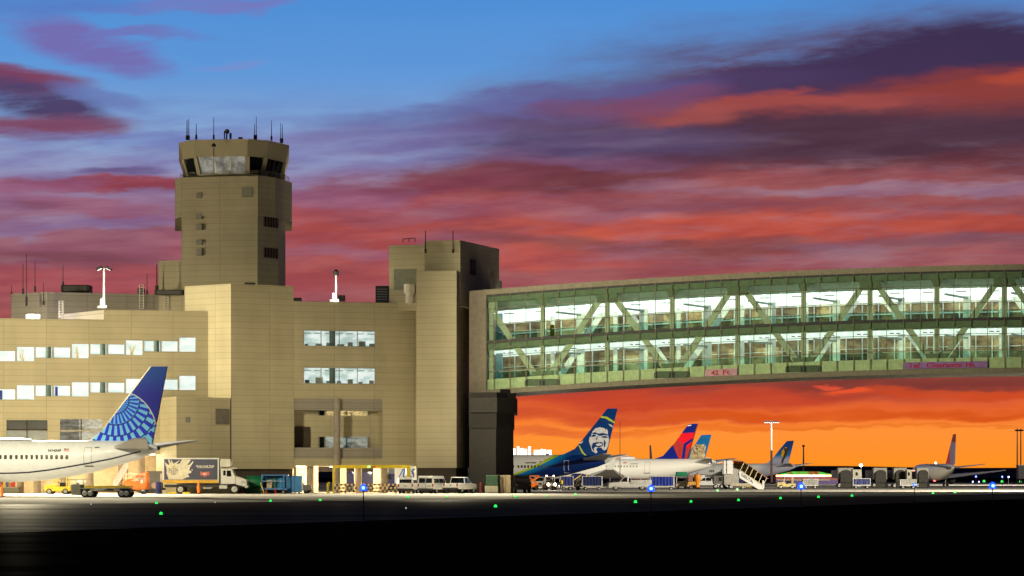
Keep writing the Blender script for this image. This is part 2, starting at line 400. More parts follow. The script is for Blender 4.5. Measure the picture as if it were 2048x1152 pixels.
def grass(t, b):
    co = t.new('ShaderNodeTexCoord').outputs['Object']
    n = t.noise(co, .3, 6, .7)
    return t.mix(n, (.008, .008, .007), (.022, .02, .015))

def paving(name, fn, gloss, rough):
    m = nodemat(name, fn); t = NT(m.node_tree); b = t.n['Principled BSDF']
    src = b.inputs['Base Color'].links[0].from_socket
    df = t.new('ShaderNodeBsdfDiffuse'); t.l.new(src, df.inputs[0]); gl = t.new('ShaderNodeBsdfGlossy'); gl.inputs['Roughness'].default_value = rough
    co = t.new('ShaderNodeTexCoord').outputs['Object']; x, y, z = t.xyz(co)
    n = t.noise(t.vec(t.mul(x, .05), t.mul(y, .35), 0), 1, 4, .6)
    mx = t.new('ShaderNodeMixShader'); t.l.new(t.mapr(n, .3, .7, gloss * .4, gloss * 1.6), mx.inputs[0])
    t.l.new(df.outputs[0], mx.inputs[1]); t.l.new(gl.outputs[0], mx.inputs[2])
    out = [q for q in t.n if q.type == 'OUTPUT_MATERIAL'][0]; t.n.remove(b); t.l.new(mx.outputs[0], out.inputs[0]); return m
g_asph = paving('asphalt', asphalt, .05, .42)
g_dark = paving('dark_shoulder', grass, .0015, .3)
g_conc = nodemat('apron_concrete', concrete, .85, .05)
sheet('ground', [(-9000, -500), (9000, -500), (9000, 20000), (-9000, 20000)], 0, g_dark)
sheet('taxiway', [(-300, -640), (-15.6, 97), (4, 139), (38, 212), (220, 600), (360, 600), (360, 900), (-500, 900), (-500, -640)], .004, g_asph)
sheet('apron', [(-400, 168), (-60, 168), (-25, 192), (-10, 214), (40, 262), (75, 330), (125, 590), (125, 760), (-400, 760)], .008, g_conc)
sheet('shoulder_line', [(-12.4, 104.5), (-12.2, 104.2), (37.2, 210), (37.0, 210.3)], .012, M('faded_yellow_paint', (.09, .075, .03), .8))
mb = MB()
xs = [-1500 + 60 * k for k in range(80)]
for k in range(len(xs) - 1):
    a, b = xs[k], xs[k + 1]
    h = lambda x: 11.2 + 1.2 * math.sin(x * .006) + .8 * math.sin(x * .021 + 1)
    mb.hexa([(a,2600,-1),(b,2600,-1),(b,3200,-1),(a,3200,-1),(a,2800,h(a)),(b,2800,h(b)),(b,3100,h(b)),(a,3100,h(a))])
mb.build('hills', M('dark_prairie', (.012, .01, .012), .95, spec=.05), kind='structure')

# ------------------------------------------------------------------ concourse building
def lit_mat(name, a, b, s, sc_=1.2):
    def fn(t, bs):
        co = t.new('ShaderNodeTexCoord').outputs['Object']; x, y, z = t.xyz(co)
        n = t.noise(t.vec(t.mul(x, .7), t.mul(y, .7), t.mul(z, 1.6)), sc_, 3, .6)
        c = t.mix(t.mapr(n, .35, .65), a, b)
        t.l.new(c, bs.inputs['Emission Color']); bs.inputs['Emission Strength'].default_value = s
        return (.3, .3, .3)
    return nodemat(name, fn, .5)
litpane = lit_mat('lit_office_window', lin((200, 226, 224)), lin((240, 252, 250)), .9)
litpane2 = lit_mat('lit_office_window_busy', lin((165, 192, 186)), lin((232, 246, 243)), .92, .9)
tealpane = lit_mat('teal_lounge_glass', lin((30, 60, 58)), lin((70, 96, 88)), .7)
warmpane = lit_mat('warm_lit_window', lin((60, 48, 25)), lin((235, 205, 130)), .9, 4.)
dimpane = lit_mat('dim_lit_window', lin((40, 52, 55)), lin((150, 165, 160)), .8, 2.)
glow_tube = emit('ceiling_tube', (1, .86, .6), 9)

con = empty('concourse_building', (-30, 300, 0), 'beige panelled concourse building with stepped rows of lit windows', 'building')
W = Wall(G(-80, 296.7), G(417, 303.6))
ue = W.L; us = W.u(208); zl = W.z(100, 638.4); zh = W.z(312, 621.3); zb = 4.6
rows = []
for base_, ys in (('u', 0), ('l', 76.6)):
    for x0, x1, a, b in ((-40,-6,701,723),(-4,31,701,723),(33,69,693,723),(70.5,105,693.5,716),(107,141,694,716),(143,178,687,717),(180,213.5,687.5,709),(215.5,249.5,688,709),(251,286,680,710.5),(288,321,681,703),(322.5,356,681.5,703.5),(358,392,674,704)):
        rows.append(W.rect(x0, x1, a + ys, b + ys))
low = [W.rect(13, 95, 840, 882), W.rect(120, 205, 838, 860), W.rect(120, 205, 862, 882)]
mb = MB()
W.facade(mb, -4, ue, zb, zl, rows + low, .3)
W.facade(mb, us, ue, zl, zh, [], .3)
mb.build('wing_wall', clad, con, recalc=False)
mb = MB()
a, b = W.at(us, 0), W.at(ue, 0); q = G(122, 309)
mb.hexa([W.at(us, zl-.3, -.02), W.at(us+.3, zl-.3, -.02), q + Vector((.3,0,zl-.3)), q + Vector((0,0,zl-.3)), W.at(us, zh, -.02), W.at(us+.3, zh, -.02), q + Vector((.3,0,zh)), q + Vector((0,0,zh))])
mb.prism([W.at(us, 0, -.4)[:], W.at(ue, 0, -.4)[:], (b.x+4, b.y+14, 0), (q.x, q.y, 0)], zh - .9, zh - .6)
mb.prism([W.at(-4, 0, -.4)[:], W.at(us, 0, -.4)[:], (q.x, q.y + 12, 0), (q.x - 30, q.y + 12, 0)], zl - 1., zl - .7)
mb.box(W.at(us/2, zl - .2, -.16), (us + 8, .3, .5), rz=math.atan2(W.t.y, W.t.x))
mb.build('roof', cladg, con)
for i, r in enumerate(rows + low):
    fr = MB(); u0, u1, z0, z1 = r
    if i >= len(rows): 
        fr.box(W.at((u0+u1)/2, (z0+z1)/2, -.2), (.1, .12, z1-z0), rz=math.atan2(W.t.y, W.t.x))
        if i == len(rows):
            for k in range(9): W.box(fr, u0, u1, z1-.1-k*.12, z1-.04-k*.12, -.22, -.12)
            W.box(fr, u0, u1, z1-1.18, z1-1.05, -.24, -.05)
        else:
            for k in range(int((z1-z0)/.14)): W.box(fr, u0, u0+(u1-u0)*.45, z0+k*.14, z0+.07+k*.14, -.22, -.12)
        fo = fr.build('window', darkbrown, con)
        p = MB(); W.box(p, u0, u1, z0, z1, -.4, -.28); p.build('pane', tealpane if i == len(rows) else dimpane, fo)
        continue
    e = .05
    for (a, b, c, d) in ((u0,u0+e,z0,z1),(u1-e,u1,z0,z1),(u0+e,u1-e,z0,z0+e),(u0+e,u1-e,z1-e,z1)): W.box(fr, a, b, c, d, -.16, -.05)
    fo = fr.build('window', steel, con)
    p = MB(); W.box(p, u0, u1, z0, z1, -.34, -.28); p.build('pane', litpane, fo)
    if i % 12 in (3, 6, 9):
        p = MB(); p.tube(W.at(u1-.45, z0, -.2), W.at(u1-.45, z1, -.2), .32, n=12)
        p.build('column', M('teal_column', (.1, .16, .16), .6), fo)
    elif i < 12 and i % 12 in (2, 5, 8):
        p = MB(); uu = u0 + .35*(u1-u0)
        for k in range(9): p.bar(W.at(uu + random.uniform(-.08,.08), z0 + .06, -.2), W.at(uu + random.uniform(-.5,.5), z0 + random.uniform(.6, 1.5), -.2), .05)
        p.lathe(W.at(uu, z0 + .06, -.2), [(.12, 0), (.16, .25)], n=8)
        p.build('potted_plant', M('lightened_plant', (.85, .75, .4), .8), fo)  # pale colour stands in for room light on the plant
    elif i > 12 and i % 12 in (1, 4):
        p = MB(); W.box(p, u0 + .2, u0 + .5, z0, z0 + 1.1, -.24, -.18); p.build('blue_banner' if i % 12 == 4 else 'display_stand', M('blue_banner', (.02, .04, .35), .7), fo)
# lit baggage bay under the wing
mb = MB(); d = -9
W.box(mb, -4, ue, 0, 5., d - .3, d); W.box(mb, -4, ue, zb, zb + .3, d, -.02)
mb.build('bay_wall', M('bay_plaster', (.62, .52, .36), .8), con)
for px in (42, 76, 130, 182, 245, 285):
    mb = MB(); u = W.u(px); mb.tube(W.at(u, 0, -1.2), W.at(u, zb, -1.2), .42, n=14); mb.build('column', M('bay_column', (.42, .33, .24), .8), con)
for px in (60, 150, 235, 290):
    mb = MB(); u = W.u(px); W.box(mb, u - 1.6, u + 1.6, zb - .12, zb - .02, -4.2, -3.9); mb.build('ceiling_lamp', glow_tube, con)
    p_ = W.at(u, zb - .6, -2.6); point('bay_lamp', p_, 520, (1, .82, .5), .4)
for px, c in ((18, 'red'), (8, 'yellow'), (27, 'blue')):
    pass

# stair block with the two-sided corner
BLk = [G(369, 305.8), G(462, 301.5), G(587, 305.5)]
zB = CH + (HY - 567.5) / F * 301.5; zskirt = CH + (HY - 938) / F * 302
mb = MB(); mb.prism([p[:] for p in (BLk[0], BLk[1], BLk[2], G(587, 330), G(369, 330))], zskirt, zB)
o = mb.build('stair_block', clad, con)
mb = MB(); mb.prism([p[:] for p in (G(420, 304.6), G(463.5, 302.2), G(585.5, 306.1), G(586, 329), G(420, 329))], 0, zskirt)
mb.build('plinth', M('dark_plinth', (.06, .045, .038), .8), con)
E0 = [G(313, 303.6), G(353, 296), G(460.5, 301.2), G(462, 308)]
zE = CH + (HY - 793) / F * 296
mb = MB(); mb.prism([p[:] for p in E0], .0, zE); mb.build('annex_block', clad, con)
EW = Wall(E0[1], E0[2])
mb = MB(); EW.pbox(mb, 431, 458.5, 817, 849, -.2, .05); mb.build('louvre_door', M('grey_louvre', (.17, .15, .125), .7), con)
mb = MB(); EW.pbox(mb, 371, 380, 834, 845, -.2, .05); mb.build('vent', greym, con)
mb = MB(); mb.box(G(500, 306) + Vector((0, 0, zB + .2)), (1.2, 1., .5)); mb.build('roof_hatch', dark, con)

# middle block with loggia and service road passage
Cw = Wall(G(587, 305.5), G(832, 309.5)); zC = Cw.z(700, 605)
wr = [Cw.rect(607, 751, 660, 692), Cw.rect(607, 751, 734.5, 767)]
log = Cw.rect(588.5, 765, 797, 917); tun = Cw.rect(593, 831, 932, 987); tun = (tun[0], tun[1], -.1, tun[3])
mb = MB(); Cw.facade(mb, 0, Cw.L, 0, zC, wr + [log, tun], .35); mb.build('middle_wall', clad, con, recalc=False)
mb = MB(); mb.prism([Cw.at(.1, 0, -.4)[:], Cw.at(Cw.L, 0, -.4)[:], Cw.at(Cw.L, 0, -24)[:], Cw.at(.1, 0, -24)[:]], zC - .7, zC - .3)
Cw.box(mb, 0, Cw.L, zC - .5, zC + .05, -.42, -.02); Cw.box(mb, 0, Cw.L - 5, zC - .4, zC + .5, -14, -13.6)
mb.build('middle_roof', cladg, con)
for r in wr:
    u0, u1, z0, z1 = r; fr = MB()
    for px in (607, 642.5, 679, 715, 751): u = min(max(Cw.u(px), u0 + .04), u1 - .04); Cw.box(fr, u - .04, u + .04, z0, z1, -.2, -.06)
    Cw.box(fr, u0, u1, z0, z0 + .06, -.22, -.05); Cw.box(fr, u0, u1, z1 - .06, z1, -.22, -.05)
    fo = fr.build('window', steel, con)
    p = MB(); Cw.box(p, u0 - 1, u1 + 1, z0 - .5, z1 + .5, -1.6, -1.5); p.build('pane', litpane2, fo)
    p = MB(); u = Cw.u(676); p.tube(Cw.at(u - .5, z0, -.9), Cw.at(u - .5, z1, -.9), .36, n=12); p.build('column', M('teal_column', (.1, .16, .16), .6), fo)
    for k in range(7):
        p = MB(); u = u0 + .4 + k * (u1 - u0 - .9) / 6
        Cw.box(p, u, u + random.uniform(.3, .9), z0 + .05, z0 + random.uniform(.3, .8), -1.3, -1.1)
        p.build('desk', M('office_furniture', (.3, .34, .33), .6), fo)
        p = MB(); Cw.box(p, u - .2, u + .6, z1 - .35, z1 - .28, -1.2, -.7); p.build('ceiling_fitting', M('office_furniture', (.3, .34, .33), .6), fo)
mb = MB(); u0, u1, z0, z1 = log
Cw.box(mb, u0 - .2, u1 + .2, z0 - .2, z1 + .2, -2.6, -2.3); Cw.box(mb, u1, u1 + .2, z0, z1, -2.3, -.36); Cw.box(mb, u0 - .2, u0, z0, z1, -2.3, -.36); Cw.box(mb, u0, u1, z1, z1 + .2, -2.3, -.36); mb.build('loggia_wall', clad, con)
mb = MB(); Cw.pbox(mb, 588.5, 765, 797, 820, -2.2, -.25); mb.build('loggia_soffit', cladg, con)
mb = MB(); Cw.pbox(mb, 588.5, 765, 895, 917, -2.2, -.25); mb.build('loggia_parapet', cladg, con)
mb = MB(); Cw.pbox(mb, 590, 627, 853, 895, -2.29, -2.1); mb.build('louvre_door', darkbrown, con)
for y0, y1, ms in ((820, 830, warmpane), (873, 895, dimpane)):
    fr = MB()
    for px in (645, 657, 701, 744): u = Cw.u(px); Cw.box(fr, u - .07, u + .07, Cw.z(px, y1), Cw.z(px, y0), -2.28, -2.1)
    fo = fr.build('window', greym, con)
    p = MB(); Cw.pbox(p, 657.5, 743, y0, y1, -2.29, -2.2); p.build('pane', ms, fo)
    p = MB(); Cw.pbox(p, 646, 656.5, y0, y1, -2.29, -2.2); p.build('side_pane', glassd, fo)
for px, dd, zt, nm in ((673.5, .1, Cw.z(673, 797), 'column'), (627, -2., tun[3], 'column'), (725, -2.5, tun[3], 'column'), (775, -2., tun[3], 'column')):
    mb = MB(); u = Cw.u(px); rr = .4 if dd > 0 else .45
    mb.tube(Cw.at(u, 0, dd), Cw.at(u, zt, dd), rr, n=16); mb.build(nm, M('concrete_column', (.36, .31, .27), .8), con)
for a_, b_, d_ in ((.2, Cw.u(669), -10), (Cw.u(783), Cw.u(799), -10), (Cw.u(715), Cw.u(734), -12)):
    mb = MB(); Cw.box(mb, a_, b_, 0, 3.6, d_, d_ + .3); mb.build('passage_wall', M('bay_plaster', (.62, .52, .36), .8), con)
mb = MB(); Cw.box(mb, .2, Cw.L - .2, tun[3] + .02, tun[3] + .3, -24, -.45); mb.build('passage_ceiling', M('bay_plaster', (.62, .52, .36), .8), con)
mb = MB(); Cw.box(mb, Cw.u(640), Cw.u(650), 0, 2.2, -9.68, -9.6); mb.build('door', offwhite, con)
mb = MB(); Cw.box(mb, .2, Cw.L - .2, 2.55, tun[3] + .3, -24.3, -24.02); mb.build('passage_sky_block', M('dark_plinth', (.06, .045, .038), .8), con)  # dark bar added to hide the sky line past the ceiling
point('passage_light', Cw.at(Cw.u(740), 2.7, -19), 900, (1, .85, .55), .3); point('passage_light', Cw.at(Cw.u(830), 4.0, -27), 900, (1, .9, .7), .3)  # bare lamps without fittings, added to brighten the truck and trailer
for px in (610, 700, 800):
    mb = MB(); u = Cw.u(px); Cw.box(mb, u - 1.2, u + 1.2, tun[3] - .1, tun[3] - .02, -6, -5.7); mb.build('ceiling_lamp', glow_tube, con)
    point('passage_light', Cw.at(u, tun[3] - .5, -5), 2300, (1, .8, .45), .3)

# lift shaft block beside the bridge
lift = empty('lift_shaft_building', G(880, 310), 'tall beige lift shaft block between the low roof and the glass bridge', 'building')
zD = CH + (HY - 541.5) / F * 304.7; zU = CH + (HY - 480.3) / F * 306
mb = MB(); mb.prism([p[:] for p in (G(832, 305.2), G(913, 304.4), G(938.5, 313), G(938.5, 322), G(832, 322))], 2.95, zD); mb.build('lower_shaft', clad, lift)
mb = MB(); mb.prism([p[:] for p in (G(834, 306.2), G(912, 305.2), G(936, 313), G(936, 321), G(834, 321))], 0, 2.95); mb.build('plinth', M('dark_plinth', (.06, .045, .038), .8), lift)
mb = MB(); mb.prism([p[:] for p in (G(849, 306.7), G(920.5, 306), G(998.5, 317.9), G(998.5, 324), G(849, 324))], 22., zU); mb.build('upper_shaft', clad, lift)
mb = MB(); mb.prism([p[:] for p in (G(778, 309.2), G(849, 308), G(849, 323.5), G(778, 323.5))], 21.6, zU - .35); mb.build('machine_room', clad, lift)
mb = MB(); mb.prism([p[:] for p in (G(990, 317.5), G(1004, 319), G(1004, 324), G(990, 324))], 18, CH + (HY - 561) / F * 318); mb.build('side_annex', cladg, lift)
DW = Wall(G(778, 309.2), G(849, 308))
mb = MB(); DW.pbox(mb, 788, 833, 538.5, 580, -.1, .06); mb.build('wall_panel', M('green_grey_panel', (.2, .21, .16), .7), lift)
RW = Wall(G(920.5, 306), G(998.5, 317.9))
mb = MB(); RW.pbox(mb, 940, 951, 518, 549, -.1, .06); mb.build('louvre', darkbrown, lift)
for px in (851, 906):
    mb = MB(); mb.tube(P(px, 505, 305.8), P(px, 461.5, 305.8), .07, .05, 6); mb.tube(P(px, 506, 305.8), P(px, 498, 305.8), .13, n=8); mb.build('antenna', dark, lift)
mb = MB(); mb.tube(P(982, 578, 309), P(982, 545, 309), .07, n=6); mb.box(P(982, 541, 309), (.6, .3, .45)); mb.build('floodlight_bracket', dark, lift)
mb = MB(); pts = [P(x, y, 311) for x, y in ((806, 485), (806, 478), (830, 476), (830, 484))]
for a, b in zip(pts, pts[1:]): mb.bar(a, b, .09)
mb.bar(P(818, 484, 311), P(818, 477, 311), .09); mb.build('roof_rail', steel, lift)
tk = empty('water_tank', P(820, 606, 307.5), 'pale round tank on the roof against the lift shaft block', 'tank')
mb = MB(); mb.lathe(P(820, 606, 307.5), [(.55, 0), (.55, 1.1)]); mb.build('stand', offwhite, tk)
mb = MB(); mb.lathe(P(820, 606, 307.5), [(.72, 1.1), (.75, 1.2), (.75, 2.2), (.3, 2.4)]); mb.build('drum', offwhite, tk)
def ac_unit(px0, px1, py0, py1, Y, label, m=None, dep=2.5):
    e = empty('roof_unit', P((px0+px1)/2, py1, Y), label, 'roof unit', 'ventilation units on the roofs')
    s = Y / F; wd = (px1 - px0) * s; h = (py1 - py0) * s; c = P((px0+px1)/2, (py0+py1)/2, Y + dep/2)
    mb = MB(); mb.box(c, (wd, dep, h)); mb.build('housing', m or dark, e, bevel=.04)
    mb = MB()
    for k in range(5): mb.box(c + Vector((0, -dep/2 - .03, -h*.35 + k*h*.16)), (wd*.8, .05, h*.05))
    mb.build('grille', greym, e)
ac_unit(752, 778, 573, 605, 311, 'grey roof unit beside the lift shaft block')
ac_unit(676, 690, 591, 602, 318, 'small dark roof unit behind the short lit mast', dep=1)
ac_unit(125, 182, 571, 585, 325, 'long black roof unit above the left wing')
ac_unit(276, 289, 577, 588, 322, 'narrow dark roof unit by the roof ladder', dep=1)
ac_unit(588, 603, 596, 604, 312, 'low dark roof unit beside the stair block', dep=1)
ac_unit(310, 367, 580, 590, 316, 'flat black roof unit at the foot of the control tower', dep=1)

# penthouse behind the wing
pent = empty('penthouse', G(150, 322), 'long low grey penthouse on the roof left of the control tower', 'building')
zP = CH + (HY - 584) / F * 318
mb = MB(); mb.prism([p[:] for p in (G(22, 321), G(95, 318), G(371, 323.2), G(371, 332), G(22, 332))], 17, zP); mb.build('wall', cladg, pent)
for px, y0 in ((305/3.2+8, 590), ):
    pass
def ladder(px, y0, y1, Y, label):
    e = empty('roof_ladder', P(px, y1, Y), label, 'ladder', 'ladders on the roofs')
    for s in (-1, 1):
        mb = MB(); a, b = P(px + s*4, y1, Y), P(px + s*4, y0, Y); mb.bar(a, b, .08); mb.bar(b, b + Vector((0, 1, 0)), .08); mb.build('rail', offwhite, e)
    mb = MB(); n = max(3, int((y1-y0)/5))
    for k in range(n + 1): mb.bar(P(px-4, y0 + (y1-y0)*k/n, Y), P(px+4, y0 + (y1-y0)*k/n, Y), .05)
    mb.build('rungs', offwhite, e)
ladder(122, 602, 638, 312, 'pale hooped ladder on the penthouse wall near the bright roof floodlight')
ladder(283, 570, 617, 321, 'dark thin ladder on the penthouse between the tall mast and the tower')
ladder(332, 590, 620, 318, 'pale ladder at the right end of the penthouse')
def whip(px, y0, y1, Y, label, group, r=.06):
    e = empty('whip_antenna', P(px, y1, Y), label, 'antenna', group)
    mb = MB(); mb.tube(P(px, y1, Y), P(px, y0, Y), r, r*.6, 6); mb.build('whip', dark, e)
    mb = MB(); mb.tube(P(px, y1, Y), P(px, y1 - (y1-y0)*.18, Y), r*2.2, n=8); mb.build('mount', dark, e)
for px, y0, y1, l in ((23, 572, 588, 'short antenna at the far left end of the penthouse roof'), (46, 528, 588, 'thin antenna left of the tallest one on the penthouse roof'), (53, 507, 612, 'tallest antenna fixed to the grey end of the penthouse'), (70, 520, 584, 'thin antenna right of the tallest one on the penthouse roof'),
                      (87, 565, 610, 'short antenna clamped to the penthouse corner'), (126, 530, 571, 'single antenna at the left end of the long black roof unit'), (294, 547, 588, 'lone antenna on the penthouse close to the tower')):
    whip(px, y0, y1, 317, l, 'antennas on the penthouse')
whip(313.5, 529, 580, 316, 'thick antenna standing against the step of the control tower', 'antennas on the penthouse', .1)

# ------------------------------------------------------------------ control tower
tow = empty('control_tower', G(460, 322), 'beige airport control tower with a flared glass cab and antennas', 'control tower')
zt = lambda y, Y=315.: CH + (HY - y) / F * Y
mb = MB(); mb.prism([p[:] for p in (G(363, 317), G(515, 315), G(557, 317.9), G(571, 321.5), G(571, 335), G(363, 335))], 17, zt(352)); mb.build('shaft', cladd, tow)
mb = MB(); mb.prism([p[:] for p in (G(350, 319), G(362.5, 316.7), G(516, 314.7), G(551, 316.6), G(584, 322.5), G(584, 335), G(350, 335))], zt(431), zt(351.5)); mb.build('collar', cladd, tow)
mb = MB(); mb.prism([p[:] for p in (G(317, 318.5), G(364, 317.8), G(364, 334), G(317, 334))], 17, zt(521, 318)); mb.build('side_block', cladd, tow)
TW = Wall(G(363, 316.6), G(515, 314.6))
for x0, x1, y0, y1 in ((392, 403.5, 385.5, 397), (392, 403.5, 427, 438), (392, 403.5, 448.5, 460), (392, 403.5, 480, 490), (392, 403.5, 497, 511), (483.5, 504, 375, 395)):
    mb = MB(); TW.pbox(mb, x0, x1, y0, y1, -.6, .03); mb.build('window', M('blank_window', (.25, .235, .19), .5) if x0 < 480 else M('green_grey_panel', (.2, .21, .16), .7), tow)
TR = Wall(G(515, 315), G(557, 317.9))
for y0, y1 in ((433, 453), (495, 515)):
    fr = MB(); u0, u1, z0, z1 = TR.rect(528, 555, y0, y1)
    for k in range(6): u = u0 + (u1-u0)*k/5; TR.box(fr, u - .09, u + .09, z0, z1, .02, .1)
    fo = fr.build('window', M('brown_frame', (.14, .09, .07), .6), tow); p = MB(); TR.box(p, u0, u1, z0, z1, -.2, .03); p.build('pane', glassd, fo)
rb = [(377,319),(399,316.5),(495,315.6),(525,317.3),(560,322),(560,334),(377,334)]
rt = [(358,318.0),(384,315.4),(495,314.5),(537,315.9),(578,320.5),(578,336),(358,336)]
zb0, zt0 = zt(352), zt(279, 314.5)
def ring(py, inset=0.):
    k = (zt(py) - zt(347)) / (zt0 - zt(347)); out = []; c = Vector((0, 0, 0))
    for a, b in zip(rb, rt): out.append(G(*a).lerp(G(*b), k))
    cx = sum(p.x for p in out) / len(out); cy = sum(p.y for p in out) / len(out)
    for p in out:
        d = Vector((cx - p.x, cy - p.y, 0)).normalized(); p += d * inset; p.z = zt(py)
    return out
mb = MB(); mb.loft([ring(312), ring(279)], smooth=False); mb.build('cab_parapet', clad, tow)
mb = MB(); mb.loft([ring(352), ring(345.5)], smooth=False); mb.build('cab_sill', clad, tow)
def cabin_pane(t, b):
    co = t.new('ShaderNodeTexCoord').outputs['Object']
    n = t.noise(co, .9, 5, .7)
    c = t.ramp(n, [(.3, lin((60, 75, 85))), (.45, lin((125, 122, 112))), (.6, lin((175, 172, 160)))])
    t.l.new(c, b.inputs['Emission Color']); b.inputs['Emission Strength'].default_value = .65
    return (.05, .05, .05)
cabmat = nodemat('cab_window_interior', cabin_pane, .1)
r0, r1 = ring(345.5, .25), ring(312, .25); c0, c1 = ring(345.5, .04), ring(312, .04)
for i in range(7):
    j = (i + 1) % 7; mb = MB(); mb.face([r0[i], r0[j], r1[j], r1[i]])
    mb.build('window', cabmat if i == 1 else glassd, tow, recalc=False)
    mb = MB(); mb.bar(c0[i], c1[i], .55 if i in (1, 2, 3) else .4, .3); mb.build('pillar', clad, tow)
for k in (.34, .36, .67):
    mb = MB(); mb.bar(c0[1].lerp(c0[2], k), c1[1].lerp(c1[2], k), .07); mb.build('mullion', steel, tow)
for k in (.25, .5, .75):
    mb = MB(); mb.bar(c0[3].lerp(c0[4], k), c1[3].lerp(c1[4], k), .14); mb.build('mullion', dark, tow)
mb = MB(); mb.bar(c0[1].lerp(c0[2], .62) + Vector((0,.1,0)), c1[1].lerp(c1[2], .66) + Vector((0,.1,0)), .22); mb.build('blind', white, tow)
rail = [G(361, 318.6), G(377, 316.9), G(516, 315), G(551, 316.8), G(578, 321.8)]
mb = MB()
for a, b in zip(rail, rail[1:]):
    for h in (.35, .75, 1.05): mb.bar(a + Vector((0,0,zt(352)+h*.6)), b + Vector((0,0,zt(352)+h*.6)), .05)
    n = max(1, int((b-a).length / 1.6))
    for k in range(n + 1): q = a.lerp(b, k/n); mb.bar(q + Vector((0,0,zt(352))), q + Vector((0,0,zt(352)+.65)), .05)
mb.build('railing', M('railing_metal', (.2, .19, .15), .6), tow)
for px, y0, y1, r in ((374, 240, 280, .09), (377.5, 238, 280, .07), (392.5, 247, 279, .07), (427.5, 234, 279, .06), (509, 248, 279, .06), (512.5, 233, 279, .06), (543, 241, 281, .06), (561.5, 246, 286, .06), (564.8, 249, 286, .06)):
    mb = MB(); mb.tube(P(px, y1, 318), P(px, y0, 318), r, r*.5, 6); mb.tube(P(px, y1, 318), P(px, y1-9, 318), r*2, n=6); mb.build('antenna', dark, tow)
mb = MB(); mb.tube(P(449, 279, 318), P(449, 262, 318), .08, n=6); mb.tube(P(453, 279, 318), P(454, 262, 318), .1, n=6); mb.lathe(P(454.5, 263, 317.6), [(.05, 0), (.3, .1), (.28, .35), (.05, .45)], (0, -1, 0)); mb.box(P(461, 272, 318), (.25, .3, .7)); mb.box(P(481, 277, 318), (.5, .4, .3))
mb.build('dish_cluster', greym, tow)
mb = MB(); mb.tube(P(428, 345, 314.2), P(427.5, 293, 314.0), .05, n=6); mb.lathe(P(427.5, 293, 314), [(.3, 0), (.22, .25), (.05, .4)]); mb.build('horn_lamp', dark, tow)

# ------------------------------------------------------------------ masts on the roofs
def roof_mast(px, y0, y1, Y, label, arm, watts):
    e = empty('floodlight_mast', P(px, y1, Y), label, 'light mast', 'floodlight masts')
    s = Y / F
    mb = MB(); mb.tube(P(px, y1, Y), P(px, y0, Y), .13, .1, 12); mb.build('pole', white, e)
    mb = MB(); mb.box(P(px - 3, y1 - 2, Y) , (1.1, .7, .3)); mb.box(P(px - 3.5, y1 - 10, Y), (.4, .4, 1.0)); mb.build('base_cabinet', offwhite, e)
    if arm:
        mb = MB(); mb.bar(P(px - 10, y0 + 1, Y), P(px + 10, y0 + 1, Y), .12); mb.build('crossarm', dark, e)
        for sx in (-1, 1):
            mb = MB(); c = P(px + sx * 10, y0 + 1, Y); mx = Matrix.Rotation(sx * R(28), 3, 'Y'); mb.box(c, (.75, .6, .22), mx=mx); h = mb.build('lamp_head', dark, e)
            mb = MB(); mb.box(c + mx @ Vector((0, 0, -.2)), (.5, .4, .05), mx=mx); mb.build('lamp_lens', emit('floodlight_lens', (1, .95, .85), 5 if sx > 0 else 1.5), h)
    else:
        mb = MB(); mb.lathe(P(px, y0 + 6, Y), [(.3, 0), (.34, .1), (.34, .5), (.2, .6), (.05, .75)]); mb.build('lamp_head', dark, e)
    point('mast_pole_fill', P(px + (1 if arm else -1.5), y0 + 22, Y - 1.6), watts * .2, (1, .95, .85), .12)  # free point lights added near the pole to whiten it
    point('mast_pole_fill', P(px + 2, y1 - 14, Y - 1.1), watts * .2, (1, .93, .8), .12)
roof_mast(208, 535, 616, 302.8, 'tall lit floodlight mast with two heads on the left wing roof', True, 700)
roof_mast(672, 545, 604, 309, 'short glowing white mast with dark cap on the middle roof', False, 800)
fl = empty('roof_floodlight', P(66, 640, 306), 'glaring floodlight lying low behind the left roof edge', 'floodlight')
mb = MB(); mb.box(P(66, 633, 306), (1.5, .3, .45)); mb.build('lens', emit('bright_floodlight_lens', (1, .93, .85), 25), fl)
mb = MB(); mb.bar(P(59, 641, 306.2), P(59, 629, 306.2), .08); mb.bar(P(77, 641, 306.2), P(77, 630, 306.2), .08); mb.bar(P(59, 629, 306.2), P(77, 630, 306.2), .08); mb.build('bracket', offwhite, fl)
point('roof_floodlight_lamp', P(66, 632, 308), 1200, (1, .9, .85), .3)

# ------------------------------------------------------------------ pedestrian bridge
br = empty('pedestrian_bridge', G(1500, 300), 'long two-storey glass pedestrian bridge with white truss and lit ceilings', 'bridge')
B = Wall(G(972, 305), G(2048, 296))
uk = lambda k: B.u(988) + k * (B.u(2043) - B.u(988)) / 32
KM = 42; U1 = uk(KM); U0 = B.u(972)
def top(u):
    x = 972 + (u - U0) * (2043 - 988) / (B.u(2043) - B.u(988))
    return 26.12 - 1.78e-6 * (x - 2100) ** 2
def strip(mb, u0, u1, o0, o1, d0, d1, mi=0, step=1.0):
    n = max(1, int((u1 - u0) / 2))
    for k in range(n):
        a, b = u0 + (u1 - u0) * k / n, u0 + (u1 - u0) * (k + 1) / n; ta, tb = top(a), top(b)
        mb.hexa([B.at(a,ta+o0,d0), B.at(b,tb+o0,d0), B.at(b,tb+o0,d1), B.at(a,ta+o0,d1), B.at(a,ta+o1,d0), B.at(b,tb+o1,d0), B.at(b,tb+o1,d1), B.at(a,ta+o1,d1)], mi)
DB = -11.
def part(name, m, *strips):
    mb = MB()
    for s in strips: strip(mb, *s)
    return mb.build(name, m, br)
